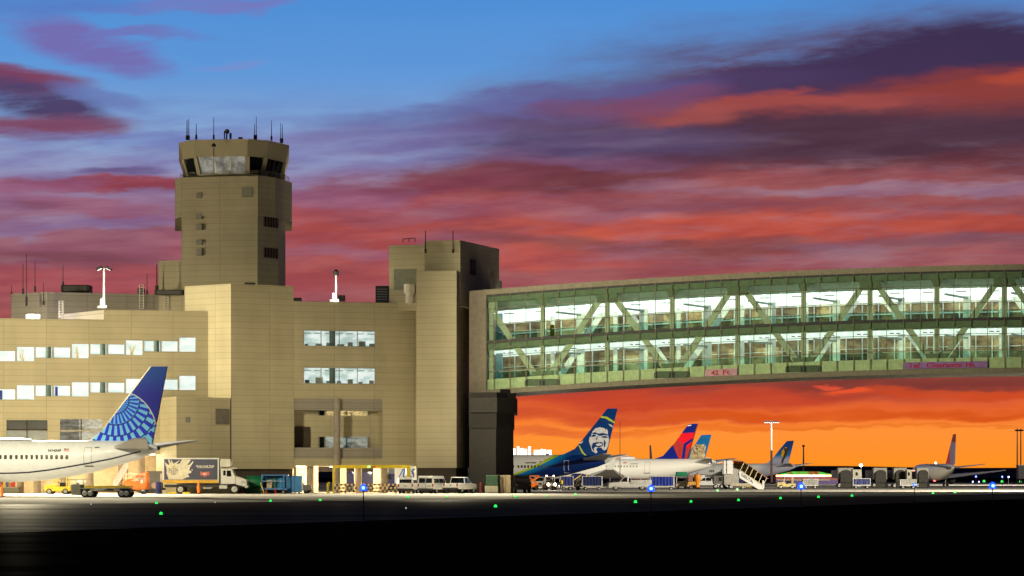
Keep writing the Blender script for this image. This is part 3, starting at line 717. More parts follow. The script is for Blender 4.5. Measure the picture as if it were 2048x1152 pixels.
part('roof_fascia', M('fascia_panel', (.21, .185, .13), .6), (U0, U1, -.62, 0, -.4, .12), (U0, U1, -.3, -.02, DB - .3, -.4))
part('top_channel', dark, (U0, U1, -.84, -.62, -.3, .04))
chordm = M('olive_chord', (.15, .18, .12), .6)
part('top_chord', chordm, (U0, U1, -1.5, -.86, -.75, -.16))
part('floor_channel', dark, (U0, U1, -6.32, -6.0, -.3, .06))
part('middle_chord', chordm, (U0, U1, -7.05, -6.33, -.75, -.16))
part('upper_floor', M('floor_slab', (.3, .3, .27), .6), (U0, U1, -6.6, -6.35, DB, -.76))
part('lower_floor', M('pale_green_slab', (.56, .57, .38), .6), (U0, U1, -11.75, -10.55, -1.0, -.14), (U0, U1, -11.75, -11.4, DB, -1.0))
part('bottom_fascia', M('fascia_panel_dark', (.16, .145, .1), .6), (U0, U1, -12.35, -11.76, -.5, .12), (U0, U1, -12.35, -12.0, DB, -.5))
ceil = emit('luminous_ceiling', (.93, 1, .96), 1.6)
soff = M('soffit_green', (.6, .72, .6), .7)
def vault(name, m, z0, d0, z1, d1):
    mb = MB(); n = 26
    for k in range(n):
        a, b = U0 + (U1 - U0) * k / n, U0 + (U1 - U0) * (k + 1) / n
        q = [B.at(a, top(a)+z0, d0), B.at(b, top(b)+z0, d0), B.at(b, top(b)+z1, d1), B.at(a, top(a)+z1, d1)]; up = Vector((0, 0, .12))
        mb.hexa(q + [p + up for p in q])
    return mb.build(name, m, br)
vault('soffit', soff, -1.55, -.8, -2.3, -4.4); vault('ceiling', ceil, -2.3, -4.42, -3.3, DB + .2)
vault('soffit', soff, -7.1, -.8, -7.12, -2.2); vault('ceiling', emit('luminous_ceiling_lower', (.9, 1, .98), 1.0), -7.12, -2.22, -7.45, DB + .2)
def backwall(t, b):
    co = t.new('ShaderNodeTexCoord').outputs['Object']; x, y, z = t.xyz(co)
    n = t.noise(t.vec(t.mul(x, .5), t.mul(y, .5), t.mul(z, .9)), 1, 4, .6)
    wn = t.new('ShaderNodeTexWhiteNoise', noise_dimensions='1D'); t.put(wn.inputs['W'], t.m('FLOOR', t.mul(x, .43)))
    c = t.ramp(n, [(.32, (.1, .07, .045)), (.44, (.34, .21, .11)), (.58, (.58, .42, .22)), (.75, (.7, .6, .42))])  # brown blotches painted for reflections in the back glass
    return t.mix(t.mul(wn.outputs[0], .45), c, (.12, .1, .08))
bw = nodemat('back_glass_reflection', backwall, .35)
part('back_wall', bw, (U0, U1, -6.4, -2.75, DB, DB + .2), (U0, U1, -11.0, -7.0, DB, DB + .2))
for o0, o1 in ((-6.0, -2.6), (-10.55, -7.2)):
    for k in range(0, KM):
        u = uk(k) + .9; mb = MB(); B.box(mb, u - .07, u + .07, top(u) + o0, top(u) + o1, DB + .25, DB + .4); mb.build('back_mullion', whitestruct, br)
part('back_rail', whitestruct, (U0, U1, -4.8, -4.64, DB + .25, DB + .36), (U0, U1, -3.52, -3.4, DB + .25, DB + .36), (U0, U1, -8.8, -8.72, DB + .25, DB + .36))
hand = glassmat('balustrade_glass', (.74, .9, .87), .1)
part('balustrade', hand, (U0, U1, -5.95, -5.05, -2.0, -1.96), (U0, U1, -10.5, -9.7, -2.0, -1.96))
part('handrail', M('handrail_steel', (.5, .55, .52), .4), (U0, U1, -5.05, -4.98, -2.02, -1.94), (U0, U1, -9.7, -9.63, -2.02, -1.94))
zat = lambda u, o, d: B.at(u, top(u) + o, d)
for k in range(-1, KM + 1, 4):
    pass
for k in range(3, KM, 4):
    topnode = (k - 7) % 8 == 0; u = uk(k)
    for d, m, wd, sh in ((-.6, cream, .56, 0.), (DB + 1.6, whitestruct, .5, 0.)):  # one truss: front colour carries shade, back colour its indoor light
        mb = MB(); mb.bar(zat(u, -11.6, d), zat(u, -1.2, d), wd, .35); mb.build('truss_post', m, br)
    if topnode:
        for d, m in ((-.62, cream), (DB + 1.6, whitestruct)):
            for sg in (-1, 1):
                mb = MB(); ub = uk(k + 4 * sg); mb.bar(zat(u + sg * 1.0, -2.2, d), zat(ub - sg * .75, -10.6, d), .7, .3, up=B.n); mb.build('truss_brace', m, br)
        mb = MB(); B.box(mb, u - 1.2, u + 1.2, top(u) - 2.5, top(u) - .9, -.8, -.33); mb.build('gusset_plate', chordm, br)
        mb = MB()
        for sg in (-1, 1): mb.slab([zat(u, -11.4, -.36), zat(u + sg * .9, -11.4, -.36), zat(u, -10.4, -.36)], B.n * -.2)
        mb.build('gusset_plate', cream, br)
    else:
        mb = MB(); mb.slab([zat(u - .85, -1.3, -.34), zat(u + .85, -1.3, -.34), zat(u + .3, -2.35, -.34), zat(u - .3, -2.35, -.34)], B.n * -.3); mb.build('gusset_plate', chordm, br)
        mb = MB(); mb.slab([zat(u - 1.35, -10.0, -.34), zat(u + 1.35, -10.0, -.34), zat(u + 1.05, -10.9, -.34), zat(u - 1.05, -10.9, -.34)], B.n * -.4); mb.build('gusset_plate', chordm, br)
    # white pylons and walkway machinery further in
    u = uk(k + 1.9)
    for o0, o1 in ((-6.0, -3.0), (-10.5, -7.3)):
        mb = MB(); B.box(mb, u - .45, u + .45, top(u) + o0, top(u) + o1, -8.2, -7.4); mb.build('column', whitestruct, br)
    mb = MB(); mb.bar(zat(u - 2.6, -2.9, -5), zat(u, -3.25, -7.5), .3, .2); mb.bar(zat(u - 2.6, -7.7, -5), zat(u, -7.9, -7.5), .25, .18); mb.build('ceiling_duct', M('duct_grey', (.25, .3, .3), .5), br)
u = uk(-1); mb = MB()
mb.bar(zat(U0 + .9, -2.9, -.62), zat(uk(3) - .75, -10.6, -.62), .7, .3, up=B.n); mb.build('truss_brace', cream, br)
mb = MB(); B.box(mb, U0 + .15, U0 + .75, top(U0) - 11.6, top(U0) - 1., -.9, -.5); B.box(mb, U0 + .15, U0 + 1.3, top(U0) - 2.7, top(U0) - 1., -.8, -.4); mb.build('end_post', cream, br)
mb = MB(); B.box(mb, U0 + .3, U0 + 1.1, top(U0) - 11, top(U0) - 2, -6, -5.6); mb.build('end_panel', M('pale_blue_panel', (.35, .55, .62), .5), br)
for k in range(0, KM - 1):
    u = uk(k) + .95
    for o, d in ((-2.4, -4.6), (-7.25, -3.4)):
        mb = MB()
        mb.lathe(zat(u, o - .13, d), [(.05, 0), (.11, .02), (.11, .08)], n=8); mb.build('downlight', emit('downlight_lens', (1, 1, .95), 9), br)
    if k % 2 == 0:
        mb = MB(); B.box(mb, u - .6, u + .6, top(u) - 2.66, top(u) - 2.56, -5.6, -5.4); B.box(mb, u - .6, u + .6, top(u) - 7.38, top(u) - 7.28, -5.2, -4.9); mb.build('air_slot', greym, br)
frontglass = glassmat('bridge_glass', (.80, .93, .83), .07, .03)
mb = MB()
for k in range(-1, KM):
    a, b = (U0 if k < 0 else uk(k)), uk(k + 1)
    mb.face([zat(a, -11.76, -.02), zat(b, -11.76, -.02), zat(b, -.84, -.02), zat(a, -.84, -.02)])
mb.build('glazing', frontglass, br, recalc=False)
mulm = M('bronze_mullion', (.14, .12, .085), .5)
for k in range(-1, KM + 1):
    u = U0 + .04 if k < 0 else uk(k); mb = MB(); B.box(mb, u - .035, u + .035, top(u) - 11.8, top(u) + .06, .0, .07); mb.build('mullion', mulm, br)
for o in (-2.3, -4.25, -7.85, -9.65):
    part('transom', mulm, (U0, U1, o - .03, o + .03, -.0, .05))
for k in (3, 11, 19):   # dark service plates low in the glazing, under the bottom nodes
    u = uk(k); mb = MB(); B.box(mb, u - 1.9, u + 1.9, top(u) - 11.74, top(u) - 10.95, -.13, -.08); mb.build('service_plate', M('plate_green', (.1, .115, .08), .5), br)
    for sx in (-1.9, 0, 1.9):
        mb = MB(); B.box(mb, u + sx - .16 * (2 if sx == 0 else 1), u + sx + .16 * (2 if sx == 0 else 1), top(u) - 11.7, top(u) - 11.1, -.075, -.04); mb.build('clamp', dark, br)
# solid end panel of the bridge and its pier
mb = MB(); strip(mb, B.u(939), U0 - .01, -12.3, 0., -11, .1)
for fi in range(len(mb.f)): pass
mb.build('end_wall', M('end_wall_panel', (.19, .16, .12), .65), br)
for k in range(-1, 30): pass
pier = empty('bridge_pier', G(985, 307), 'dark bridge pier standing under the left end of the glass bridge', 'pier')
pm = M('dark_pier_cladding', (.035, .032, .03), .8); zz = lambda y: CH + (HY - y) / F * 303
mb = MB(); mb.prism([p[:] for p in (G(939, 304), G(992, 302.5), G(1027, 306), G(1027, 316), G(937, 316))], 0, zz(855)); mb.build('shaft', pm, pier)
mb = MB(); mb.prism([p[:] for p in (G(938, 303.4), G(993, 301.8), G(1029, 305.5), G(1029, 317), G(936, 317))], zz(856), zz(785)); mb.build('head', M('dark_pier_head', (.025, .022, .021), .8), pier)
mb = MB(); mb.prism([p[:] for p in (G(939, 302.5), G(994, 301), G(1035, 305), G(1035, 318), G(936, 318))], zz(825), zz(796)); mb.build('collar', pm, pier)
mb = MB(); mb.prism([p[:] for p in (G(1000, 303), G(1032, 305.2), G(1032, 316), G(1000, 316))], zz(797), zz(778)); mb.build('bearing', pm, pier)
# clearance signs hung in the glazing
def clear_sign(k0, k1, o0, o1, body, width, m, tint, label):
    e = empty('clearance_sign', B.at((uk(k0)+uk(k1))/2, top(uk(k0)) + o0, .1), label, 'sign', 'tail clearance signs')
    mb = MB(); a, b = uk(k0) + .05, uk(k1) - .05
    n = max(1, int(k1 - k0))
    for i in range(n):
        c, d = a + (b-a)*i/n, a + (b-a)*(i+1)/n
        mb.hexa([B.at(c,top(c)+o0,.09), B.at(d,top(d)+o0,.09), B.at(d,top(d)+o0,.12), B.at(c,top(c)+o0,.12), B.at(c,top(c)+o1,.09), B.at(d,top(d)+o1,.09), B.at(d,top(d)+o1,.12), B.at(c,top(c)+o1,.12)])
    mb.build('board', m, e)
    h = o1 - o0
    for word, f0, f1 in body:
        mb = MB(); put_text(mb, word, h * .98, lambda x, y: B.at(a + (b-a)*f0 + x, top(a + (b-a)*f0 + x) + o0 + h*.16 + y, .135), 0, (b-a)*(f1-f0), bold=.02)
        mb.build('lettering', M('sign_red_letters', (.33, .008, .03), .5), e, recalc=False)
clear_sign(13, 15, -11.78, -10.98, (('42', .19, .43), ('Ft.', .56, .83)), 2.5, M('pink_sign_board', (.42, .25, .3), .6), 0, 'pink sign reading 42 Ft. in the bridge glazing')
clear_sign(25, 30, -11.72, -10.98, (('Tail', .057, .187), ('Clearance', .27, .697), ('Ht.', .742, .865)), 8.1, M('purple_sign_board', (.22, .12, .33), .6), 0, 'purple sign reading Tail Clearance Ht. in the bridge glazing')
wf = empty('yellow_bin', B.at(uk(3) + .8, top(uk(3)) - 6.3, -2.6), 'yellow upright bin on the upper walkway inside the glass bridge', 'bin')
mb = MB(); c = B.at(uk(3) + .85, top(uk(3)) - 5.6, -2.6); mb.box(c + Vector((0, 0, .25)), (.55, .4, 1.3)); mb.build('body', M('bin_yellow', (.7, .42, .01), .5), wf, bevel=.06)
mb = MB(); mb.box(c + Vector((0, 0, 1.0)), (.5, .35, .25)); mb.build('lid', M('bin_lid', (.5, .28, .01), .5), wf, bevel=.05)

# ------------------------------------------------------------------ airliners
def profile737(top, bot, L, r=2.0):
    # stations from tail cone (x = 0) to nose (x = L): x, zcentre, half width, half height
    t = top
    st = [(0, t - .78, .16, .22), (.5, t - .8, .34, .5), (2, t - .98, .72, .92), (4, t - 1.22, 1.12, 1.2), (6.5, t - 1.55, 1.5, 1.54), (9, t - 1.78, 1.72, 1.78), (11.5, t - 1.94, 1.84, 1.94), (14.5, t - 2.03, 1.88, 2.03)]
    st += [(L - 7, t - 2.03, 1.88, 2.03), (L - 4.5, t - 2.1, 1.8, 1.93), (L - 2.2, t - 2.35, 1.4, 1.5), (L - .8, t - 2.6, .8, .85), (L, t - 2.75, .12, .12)]
    return st
def planar(stations, x):
    for a, b in zip(stations, stations[1:]):
        if a[0] <= x <= b[0]:
            k = (x - a[0]) / (b[0] - a[0]); return tuple(p + (q - p) * k for p, q in zip(a, b))
    return stations[0] if x < stations[0][0] else stations[-1]

class Plane:
    def __init__(s, name, label, tail_px, Y, alpha, L, top, fusm, finm, fin_px, wingm, belly=0, engm=None, wing_x=18, gear=True, finlet=None, away=None, half=17., stab_z=.75, cone=None, engines=True, stabs=True, sc=1.):
        s.s = F / Y; s.tpx = tail_px; s.ca = math.cos(R(alpha)) if away is None else 1; s.Y = Y; s.sc = sc
        rz = math.pi - R(alpha) if away is None else away
        s.e = empty(name, G(tail_px, Y), label, 'airliner', 'airliners on the apron', rz, True)
        s.st = [(x, CH + (zc - CH), w_, h) for x, zc, w_, h in profile737(top, 0, L)] if sc == 1 else [(x * sc, z_ * 1, w_ * sc, h * sc) for x, z_, w_, h in [(a, top - (top - b) * sc, c, d) for a, b, c, d in profile737(top, 0, L / sc)]]
        st = s.st
        mb = MB(); n = 28; rings = []
        xs = [q[0] for q in st]
        for a, b in zip(xs, xs[1:]):
            m = 3 if b - a < 6 else 8
            rings += [a + (b - a) * k / m for k in range(m)]
        rings.append(xs[-1])
        mb.loft([[(x, q[2] * math.cos(t), q[1] + q[3] * math.sin(t)) for t in (6.28319 * k / n for k in range(n))] for x in rings for q in (planar(st, x),)])
        s.fus = mb.build('fuselage', fusm, s.e)
        # fin
        fp = [s.xz(*p) for p in fin_px]; zs = [p[1] for p in fp]; z0, z1 = min(zs), max(zs)
        s.th = lambda z: .26 * sc + (.09 - .26 * sc) * (z - z0) / (z1 - z0)
        mb = MB(); N = len(fp); i = 0
        mb.v += [(x, s.th(z), z) for x, z in fp] + [(x, -s.th(z), z) for x, z in fp]
        for t in tessellate_polygon([[Vector((x, z, 0)) for x, z in fp]]):
            mb.f += [tuple(t), tuple(N + k for k in reversed(t))]; mb.mi += [0, 0]; mb.sm += [False, False]
        for j in range(N):
            k = (j + 1) % N; mb.f.append((j, k, N + k, N + j)); mb.mi.append(0); mb.sm.append(False)
        s.fin = mb.build('tail_fin', finm, s.e)
        # tailplanes
        if stabs:
            for sg in (1, -1):
                zr = top - stab_z; mb = MB(); k = sc
                q = [(4.3*k, .6*sg*k, zr), (.7*k, .5*sg*k, zr), (-1.6*k, 7.1*sg*k, zr + .8*k), (-.3*k, 7.1*sg*k, zr + .8*k)]
                mb.hexa([(x, y, z - (.16 if i < 2 else .05)) for i, (x, y, z) in enumerate(q)] + [(x, y, z + (.16 if i < 2 else .05)) for i, (x, y, z) in enumerate(q)]); mb.build('tailplane', wingm, s.e)
        # wings, engines
        bz = st[7][1] - st[7][3]
        for sg in (1, -1):
            mb = MB(); x0 = wing_x * sc; k = sc
            q = [(x0 + 7*k, 1.5*sg*k, bz + .7), (x0, 1.5*sg*k, bz + .7), (x0 - 4.5*k, half*sg, bz + 2.0), (x0 - 3.2*k, half*sg, bz + 2.0)]
            mb.hexa([(x, y, z - (.35 if i < 2 else .08)) for i, (x, y, z) in enumerate(q)] + [(x, y, z + (.35 if i < 2 else .08)) for i, (x, y, z) in enumerate(q)]); wo = mb.build('wing', wingm, s.e)
            mb = MB(); q = [(x0 - 3.1*k, half*sg, bz + 2.05), (x0 - 4.5*k, half*sg, bz + 2.05), (x0 - 5.6*k, (half + .7)*sg, bz + 4.4), (x0 - 5.1*k, (half + .7)*sg, bz + 4.4)]
            mb.hexa([(x, y - .05, z) for x, y, z in q] + [(x, y + .05, z) for x, y, z in q]); mb.build('winglet', finlet or wingm, wo)
            if half < 13: bpy.data.objects.remove(wo.children[0])
            if engines:
                mb = MB(); mb.lathe((x0 + 5*k, 5.4*sg*k, bz + .15), [(.6*k, 0), (.85*k, .8*k), (1.08*k, 2.2*k), (1.05*k, 3.6*k), (.9*k, 4.*k), (.75*k, 3.7*k)], (1, 0, 0), 18); mb.build('engine', engm or wingm, s.e)
        if gear:
            for x, y in ((wing_x * sc + 2, 2.8 * sc), (wing_x * sc + 2, -2.8 * sc), (s.st[-1][0] - 5, 0)):
                mb = MB(); mb.tube((x, y, .5), (x, y, bz + .5), .13, n=8); go = mb.build('landing_gear', steel, s.e)
                for dy in (-.35, .35):
                    mb = MB(); mb.tube((x, y + dy - .14, .5), (x, y + dy + .14, .5), .5, n=16); mb.build('wheel', tyre, go)
    def xz(s, px, py): return ((s.tpx - px) / (s.s * s.ca), CH + (HY - py) / s.s)
    def on(s, x, z, d=.015):
        q = planar(s.st, x); k = max(0., 1 - ((z - q[1]) / q[3]) ** 2); ny = Vector((0, math.sqrt(k) / q[2] if k > 0 else .01, (z - q[1]) / q[3] ** 2)).normalized()
        return Vector((x, q[2] * math.sqrt(k), z)) + ny * d
    def findecal(s, name, polys, mats, off=.012):
        mb = MB()
        for k, (mi, pts) in enumerate(polys):
            pp = [s.xz(*p) for p in pts]
            if mi < 0: continue
            i = len(mb.v); o = off + .004 * k
            mb.v += [(x, s.th(z) + o, z) for x, z in pp]
            for t in tessellate_polygon([[Vector((x, z, 0)) for x, z in pp]]): mb.f.append(tuple(i + q for q in t)); mb.mi.append(mi); mb.sm.append(False)
        o = mb.build(name, mats, s.fin, recalc=False); return o
    def stripe(s, name, m, pts_px, h, par=None):
        mb = MB(); pts = [s.xz(*p) for p in pts_px]; fine = []
        for a, b in zip(pts, pts[1:]): fine += [(a[0] + (b[0]-a[0])*k/4, a[1] + (b[1]-a[1])*k/4) for k in range(4)]
        fine.append(pts[-1])
        for a, b in zip(fine, fine[1:]): mb.face([s.on(a[0], a[1]-h/2), s.on(b[0], b[1]-h/2), s.on(b[0], b[1]+h/2), s.on(a[0], a[1]+h/2)])
        return mb.build(name, m, s.e, recalc=False)
    def windows(s, pxs, py, m, w_=.26, h=.36):
        for p in pxs:
            x, z = s.xz(p, py); mb = MB(); mb.face([s.on(x + w_*.5*a, z + h*.5*b, .02) for a, b in ((1,-.6),(.6,-1),(-.6,-1),(-1,-.6),(-1,.6),(-.6,1),(.6,1),(1,.6))])
            mb.build('window', m, s.e, recalc=False)
    def outline(s, name, m, x0, x1, y0, y1, t=.05):
        mb = MB(); (a, d), (b, c) = s.xz(x0, y0), s.xz(x1, y1)
        for u0, u1, v0, v1 in ((a, a - t, c, d), (b + t, b, c, d), (a, b, c, c + t), (a, b, d - t, d)):
            n = 4
            for k in range(n): 
                p, q = v0 + (v1-v0)*k/n, v0 + (v1-v0)*(k+1)/n; mb.face([s.on(u0, p, .02), s.on(u1, p, .02), s.on(u1, q, .02), s.on(u0, q, .02)])
        return mb.build(name, m, s.e, recalc=False)
    def text(s, name, body, px, py, width_px, size, m):
        x, z = s.xz(px, py); mb = MB(); put_text(mb, body, size, lambda u, v: s.on(x - u, z + v, .025), 0, width_px / s.s, .01); return mb.build(name, m, s.e, recalc=False)
    def flag(s, px, py, wd, ht):
        x, z = s.xz(px, py); mb = MB()
        for k in range(7): mb.face([s.on(x - (wd*.45 if k > 3 else 0), z + ht*k/7, .02), s.on(x - wd, z + ht*k/7, .02), s.on(x - wd, z + ht*(k+1)/7, .02), s.on(x - (wd*.45 if k > 3 else 0), z + ht*(k+1)/7, .02)], k % 2)
        mb.face([s.on(x, z + ht*4/7, .02), s.on(x - wd*.45, z + ht*4/7, .02), s.on(x - wd*.45, z + ht, .02), s.on(x, z + ht, .02)], 2)
        mb.build('flag', [redp, white, dblue], s.e, recalc=False)

silver = M('plane_white', (.74, .78, .86), .45, coat=.15, var=.04)
planegrey = M('plane_grey', (.5, .5, .49), .4, var=.06)
winm = M('cabin_window', (.07, .065, .05), .2)
line = M('panel_line', (.25, .24, .22), .5)
ink = M('registration_ink', (.04, .04, .05), .5)

# blue globe tail, nearest
TPX, TY = 315, F / 20.7
K_ = (F / TY) * math.cos(R(13))
def globe(t, b):
    co = t.new('ShaderNodeTexCoord').outputs['Object']; x, y, z = t.xyz(co)
    u = t.mul(t.sub(t.sub(float(TPX), t.mul(x, K_)), 160.), 5.4875)
    v = t.mul(t.sub(t.sub(952., t.mul(t.sub(z, 2.), 20.7)), 720.), 5.4875)
    def dist(cx, cy, kx=1., ky=1.):
        a = t.mul(t.sub(u, cx), kx); c = t.mul(t.sub(v, cy), ky); return t.m('SQRT', t.add(t.mul(a, a), t.mul(c, c))), a, c
    r, a, c = dist(385., 440.)
    ang = t.m('ARCTAN2', c, a)
    spoke = t.m('GREATER_THAN', t.m('FRACT', t.add(t.mul(ang, 5.1), t.mul(t.m('FLOOR', t.div(r, 130.)), .37))), .5)
    rings = None
    for rr in (150., 272., 395., 500.):
        q = t.m('LESS_THAN', t.m('ABSOLUTE', t.sub(r, rr)), 8.); rings = q if rings is None else t.m('MAXIMUM', rings, q)
    lightc = t.mix(t.mapr(r, 100, 520), lin((70, 165, 240)), lin((120, 200, 250)))
    c1 = t.mix(spoke, lin((4, 38, 215)), lightc)
    c1 = t.mix(rings, c1, lin((10, 45, 160)))
    r2, _, _ = dist(390., 790.)
    c2 = t.mix(t.m('GREATER_THAN', r2, 450.), c1, (.55, .55, .52))
    up = t.mix(t.mapr(v, 80, 420), lin((8, 75, 175)), lin((4, 20, 160)))
    c3 = t.mix(t.m('GREATER_THAN', r2, 461.), c2, up)
    return c3
globem = nodemat('globe_tail_paint', globe, .5, .2, 0.)
u = Plane('airliner', 'white airliner with blue globe patterned tail and N14249, nearest the building', TPX, TY, 13, 42, 5.47, silver, globem,
          [(303, 733), (336, 733), (305, 881), (305, 888), (178, 888), (178, 882), (205, 858)], planegrey, engm=silver, wing_x=19)
mb = MB(); pts = [u.xz(*p) for p in ((206, 857), (180, 878), (150, 884), (120, 886), (120, 890), (206, 890))]
mb.slab([(x, -.2, z) for x, z in pts], (0, .4, 0)); mb.build('dorsal_fillet', silver, u.e)
mb = MB(); pts = [u.xz(*p) for p in ((303, 732.5), (300.5, 733), (203, 857), (206, 858.5))]
mb.slab([(x, -.16, z) for x, z in pts], (0, .32, 0)); mb.build('leading_edge', M('bare_metal_edge', (.6, .58, .5), .3, .6), u.e)
u.stripe('cheat_line', M('cheat_line_navy', (.03, .025, .06), .4), [(-90, 946), (0, 946.5), (30, 946), (60, 944.5), (100, 940), (150, 932), (185, 926), (230, 917), (285, 902.5)], .13)
u.windows([-19, -8, 2, 13, 24.5, 36, 47, 57, 68, 78.5, 88.5, 99, 109, 119.5, 130, 140.5], 914, winm, .30, .42)
u.outline('door', line, 174, 189.5, 895, 931, .035)
mb = MB(); a = u.xz(174, 933.5); b = u.xz(192, 933); mb.face([u.on(a[0], a[1], .03), u.on(b[0], b[1], .03), u.on(b[0], b[1] + .09, .03), u.on(a[0], a[1] + .09, .03)]); mb.build('door_sill', ink, u.e, recalc=False)
u.text('registration', 'N14249', 101, 903.5, 27, .34, ink); u.flag(133, 902.5, .52, .26)
u.text('fleet_number', 'FS449', 195, 896, 10, .14, ink)
mb = MB(); mb.lathe((.02, 0, 4.69), [(.16, 0), (.2, -.12), (.1, -.3)], (1, 0, 0), 12); mb.build('exhaust', dark, u.e)
mb = MB(); mb.lathe((0, 0, 0), [(.05, 0), (.9, .1), (1.5, .22), (.5, .35)]); o = mb.build('antenna_fairing', planegrey, u.e); o.location = (15.6, 0, 5.38); o.scale = (1.8, .5, 1)

# blue and green tail with a smiling face
def wave(t, b):
    co = t.new('ShaderNodeTexCoord').outputs['Object']; x, y, z = t.xyz(co)
    f_ = t.add(t.m('MULTIPLY_ADD', z, -1.75, 16.9), t.mul(t.m('POWER', t.m('MAXIMUM', t.sub(4.2, z), 0.), 2.), .32))
    d = t.sub(x, f_)
    n = t.mapr(d, -2.6, .2, 0., 1.)
    c = t.mix(n, lin((6, 38, 100)), lin((20, 128, 195)))
    c = t.mix(t.m('GREATER_THAN', d, .15), c, lin((168, 196, 10)))
    c = t.mix(t.m('GREATER_THAN', d, 1.0), c, (.7, .69, .66))
    return t.mix(t.m('LESS_THAN', x, .75), c, (.45, .44, .4))
wavem = nodemat('blue_green_wave_paint', wave, .45, .25, .1)
anavy = M('tail_navy', lin((9, 62, 130)), .5, spec=.2)
lime = M('lime_paint', lin((205, 215, 60)), .4)
A = Plane('airliner', 'white airliner with navy and lime tail bearing a smiling face, beside the bridge pier', 1220, F / 12.9, 13, 39.5, 5.3, wavem, anavy,
          [(1215, 817), (1235, 817), (1212, 911), (1210, 918), (1128, 918), (1128, 911), (1150, 898), (1165, 880)], planegrey, engm=dblue, wing_x=19, finlet=dblue)
z4 = lambda pts: [(1000 + a / 5.484, 800 + b / 5.484) for a, b in pts]
face_w = z4([(1020,340),(1050,310),(1100,297),(1150,310),(1162,330),(1172,312),(1187,345),(1184,372),(1192,400),(1200,440),(1190,500),(1170,545),(1140,552),(1112,520),(1075,522),(1058,540),(1075,572),(1058,586),(1015,560),(997,500),(980,450),(985,410),(1003,395),(1010,366)])
A.findecal('face_emblem', [
    (1, z4([(1112,175),(1170,180),(1262,240),(1255,258),(1160,202),(1105,194)])), (1, z4([(862,490),(880,500),(925,580),(985,628),(965,634),(900,575)])),
    (0, z4([(1188,262),(1230,276),(1243,305),(1215,288)])), (0, z4([(868,470),(905,455),(912,440),(915,460),(895,480)])),
    (0, face_w),
    (2, z4([(1010,362),(1045,352),(1085,368),(1120,362),(1160,368),(1184,378),(1188,392),(1150,384),(1118,392),(1088,392),(1060,372),(1030,376)])),
    (2, z4([(1003,395),(1025,378),(1058,380),(1052,398),(1020,404)])), (2, z4([(1112,400),(1150,394),(1188,402),(1176,416),(1130,414)])),
    (2, z4([(1068,398),(1080,400),(1062,440),(1056,436)])),
    (2, z4([(1026,470),(1075,460),(1090,468),(1112,458),(1135,474),(1128,506),(1090,520),(1052,512),(1034,530),(1040,560),(1022,548),(1008,510)])),
    (0, z4([(1052,484),(1090,474),(1128,476),(1118,498),(1072,504)])),
    (2, z4([(1150,430),(1165,470),(1158,510),(1146,520),(1142,470)])),
], [M('face_white', (.78, .78, .8), .4), lime, anavy])
A.windows([1032, 1042.5, 1049, 1055.5, 1062, 1069, 1075.5, 1082.5, 1089, 1096], 933, winm, .3, .42)
A.outline('door', M('white_line', (.6, .6, .65), .5), 1132, 1141.5, 921, 946, .06)
A.text('registration', 'N570AS', 1056.5, 927, 22, .32, ink); A.flag(1084, 926, .55, .3)
mb = MB(); pts = [A.xz(*p) for p in ((1150, 897.5), (1128, 908), (1100, 913), (1100, 917), (1152, 916))]; mb.slab([(x, -.18, z) for x, z in pts], (0, .36, 0)); mb.build('dorsal_fillet', M('mid_blue', lin((18, 110, 180)), .3), A.e)

# red and blue tail
def bluebelly(t, b):
    co = t.new('ShaderNodeTexCoord').outputs['Object']; x, y, z = t.xyz(co)
    m = t.mul(t.m('LESS_THAN', z, 1.55), t.m('GREATER_THAN', x, 10.5))
    return t.mix(m, (.75, .74, .7), lin((14, 22, 110)))
bellym = nodemat('white_with_blue_belly', bluebelly, .5, .25, 0.)
finred = M('tail_deep_red', lin((176, 52, 48)), .7, spec=.1)
D_ = Plane('airliner', 'white airliner with red and blue angular tail behind the smiling face tail', 1433, F / 10.4, 25, 44, 5.35, bellym, finred,
           [(1378, 849), (1386, 847), (1397, 847), (1376, 920), (1376, 924), (1305, 924), (1308, 919.5), (1330, 912), (1349, 890)], planegrey, engm=dblue, wing_x=19)
z5 = lambda pts: [(1280 + a / 6.024, 820 + b / 6.024) for a, b in pts]
D_.findecal('tail_markings', [
    (0, z5([(590,176),(640,162),(704,162),(668,270),(518,276)])),
    (1, z5([(518,276),(668,270),(650,335),(548,400),(470,372)])),
    (0, z5([(180,592),(300,550),(412,418),(490,598)])),
    (0, z5([(652,335),(545,402),(518,598),(552,598),(574,422),(644,372)])),
    (1, z5([(640,380),(578,425),(570,470),(618,440)])),
    (2, z5([(585,182),(632,176),(628,186),(590,192)])),
], [M('tail_navy_blue', lin((14, 30, 128)), .7, spec=.1), M('tail_bright_red', lin((232, 20, 40)), .7, spec=.1), white])
D_.windows([1224, 1229.5, 1235.5, 1241.5, 1247.5, 1253, 1259.5, 1265, 1271.5, 1277.5, 1284], 932.5, M('pale_window', (.3, .28, .24), .3), .3, .4)
D_.outline('door', M('door_line', (.5, .45, .36), .5), 1299, 1310, 924, 946, .08)
mb = MB(); a = D_.xz(1297, 946.8); b = D_.xz(1310.5, 946.8); mb.face([D_.on(a[0], a[1], .04), D_.on(b[0], b[1], .04), D_.on(b[0], b[1] + .13, .04), D_.on(a[0], a[1] + .13, .04)]); mb.build('door_sill', ink, D_.e, recalc=False)
D_.text('registration', 'N348DN', 1269.5, 928.5, 18, .3, M('grey_ink', (.25, .24, .22), .5)); D_.flag(1256, 927, .8, .3)
mb = MB(); mb.lathe((0, 0, 0), [(.05, 0), (1.0, .1), (.8, .45), (.05, .6)]); o = mb.build('antenna_fairing', silver, D_.e); o.location = (18.5, 0, 5.2); o.scale = (2, .6, 1.1)
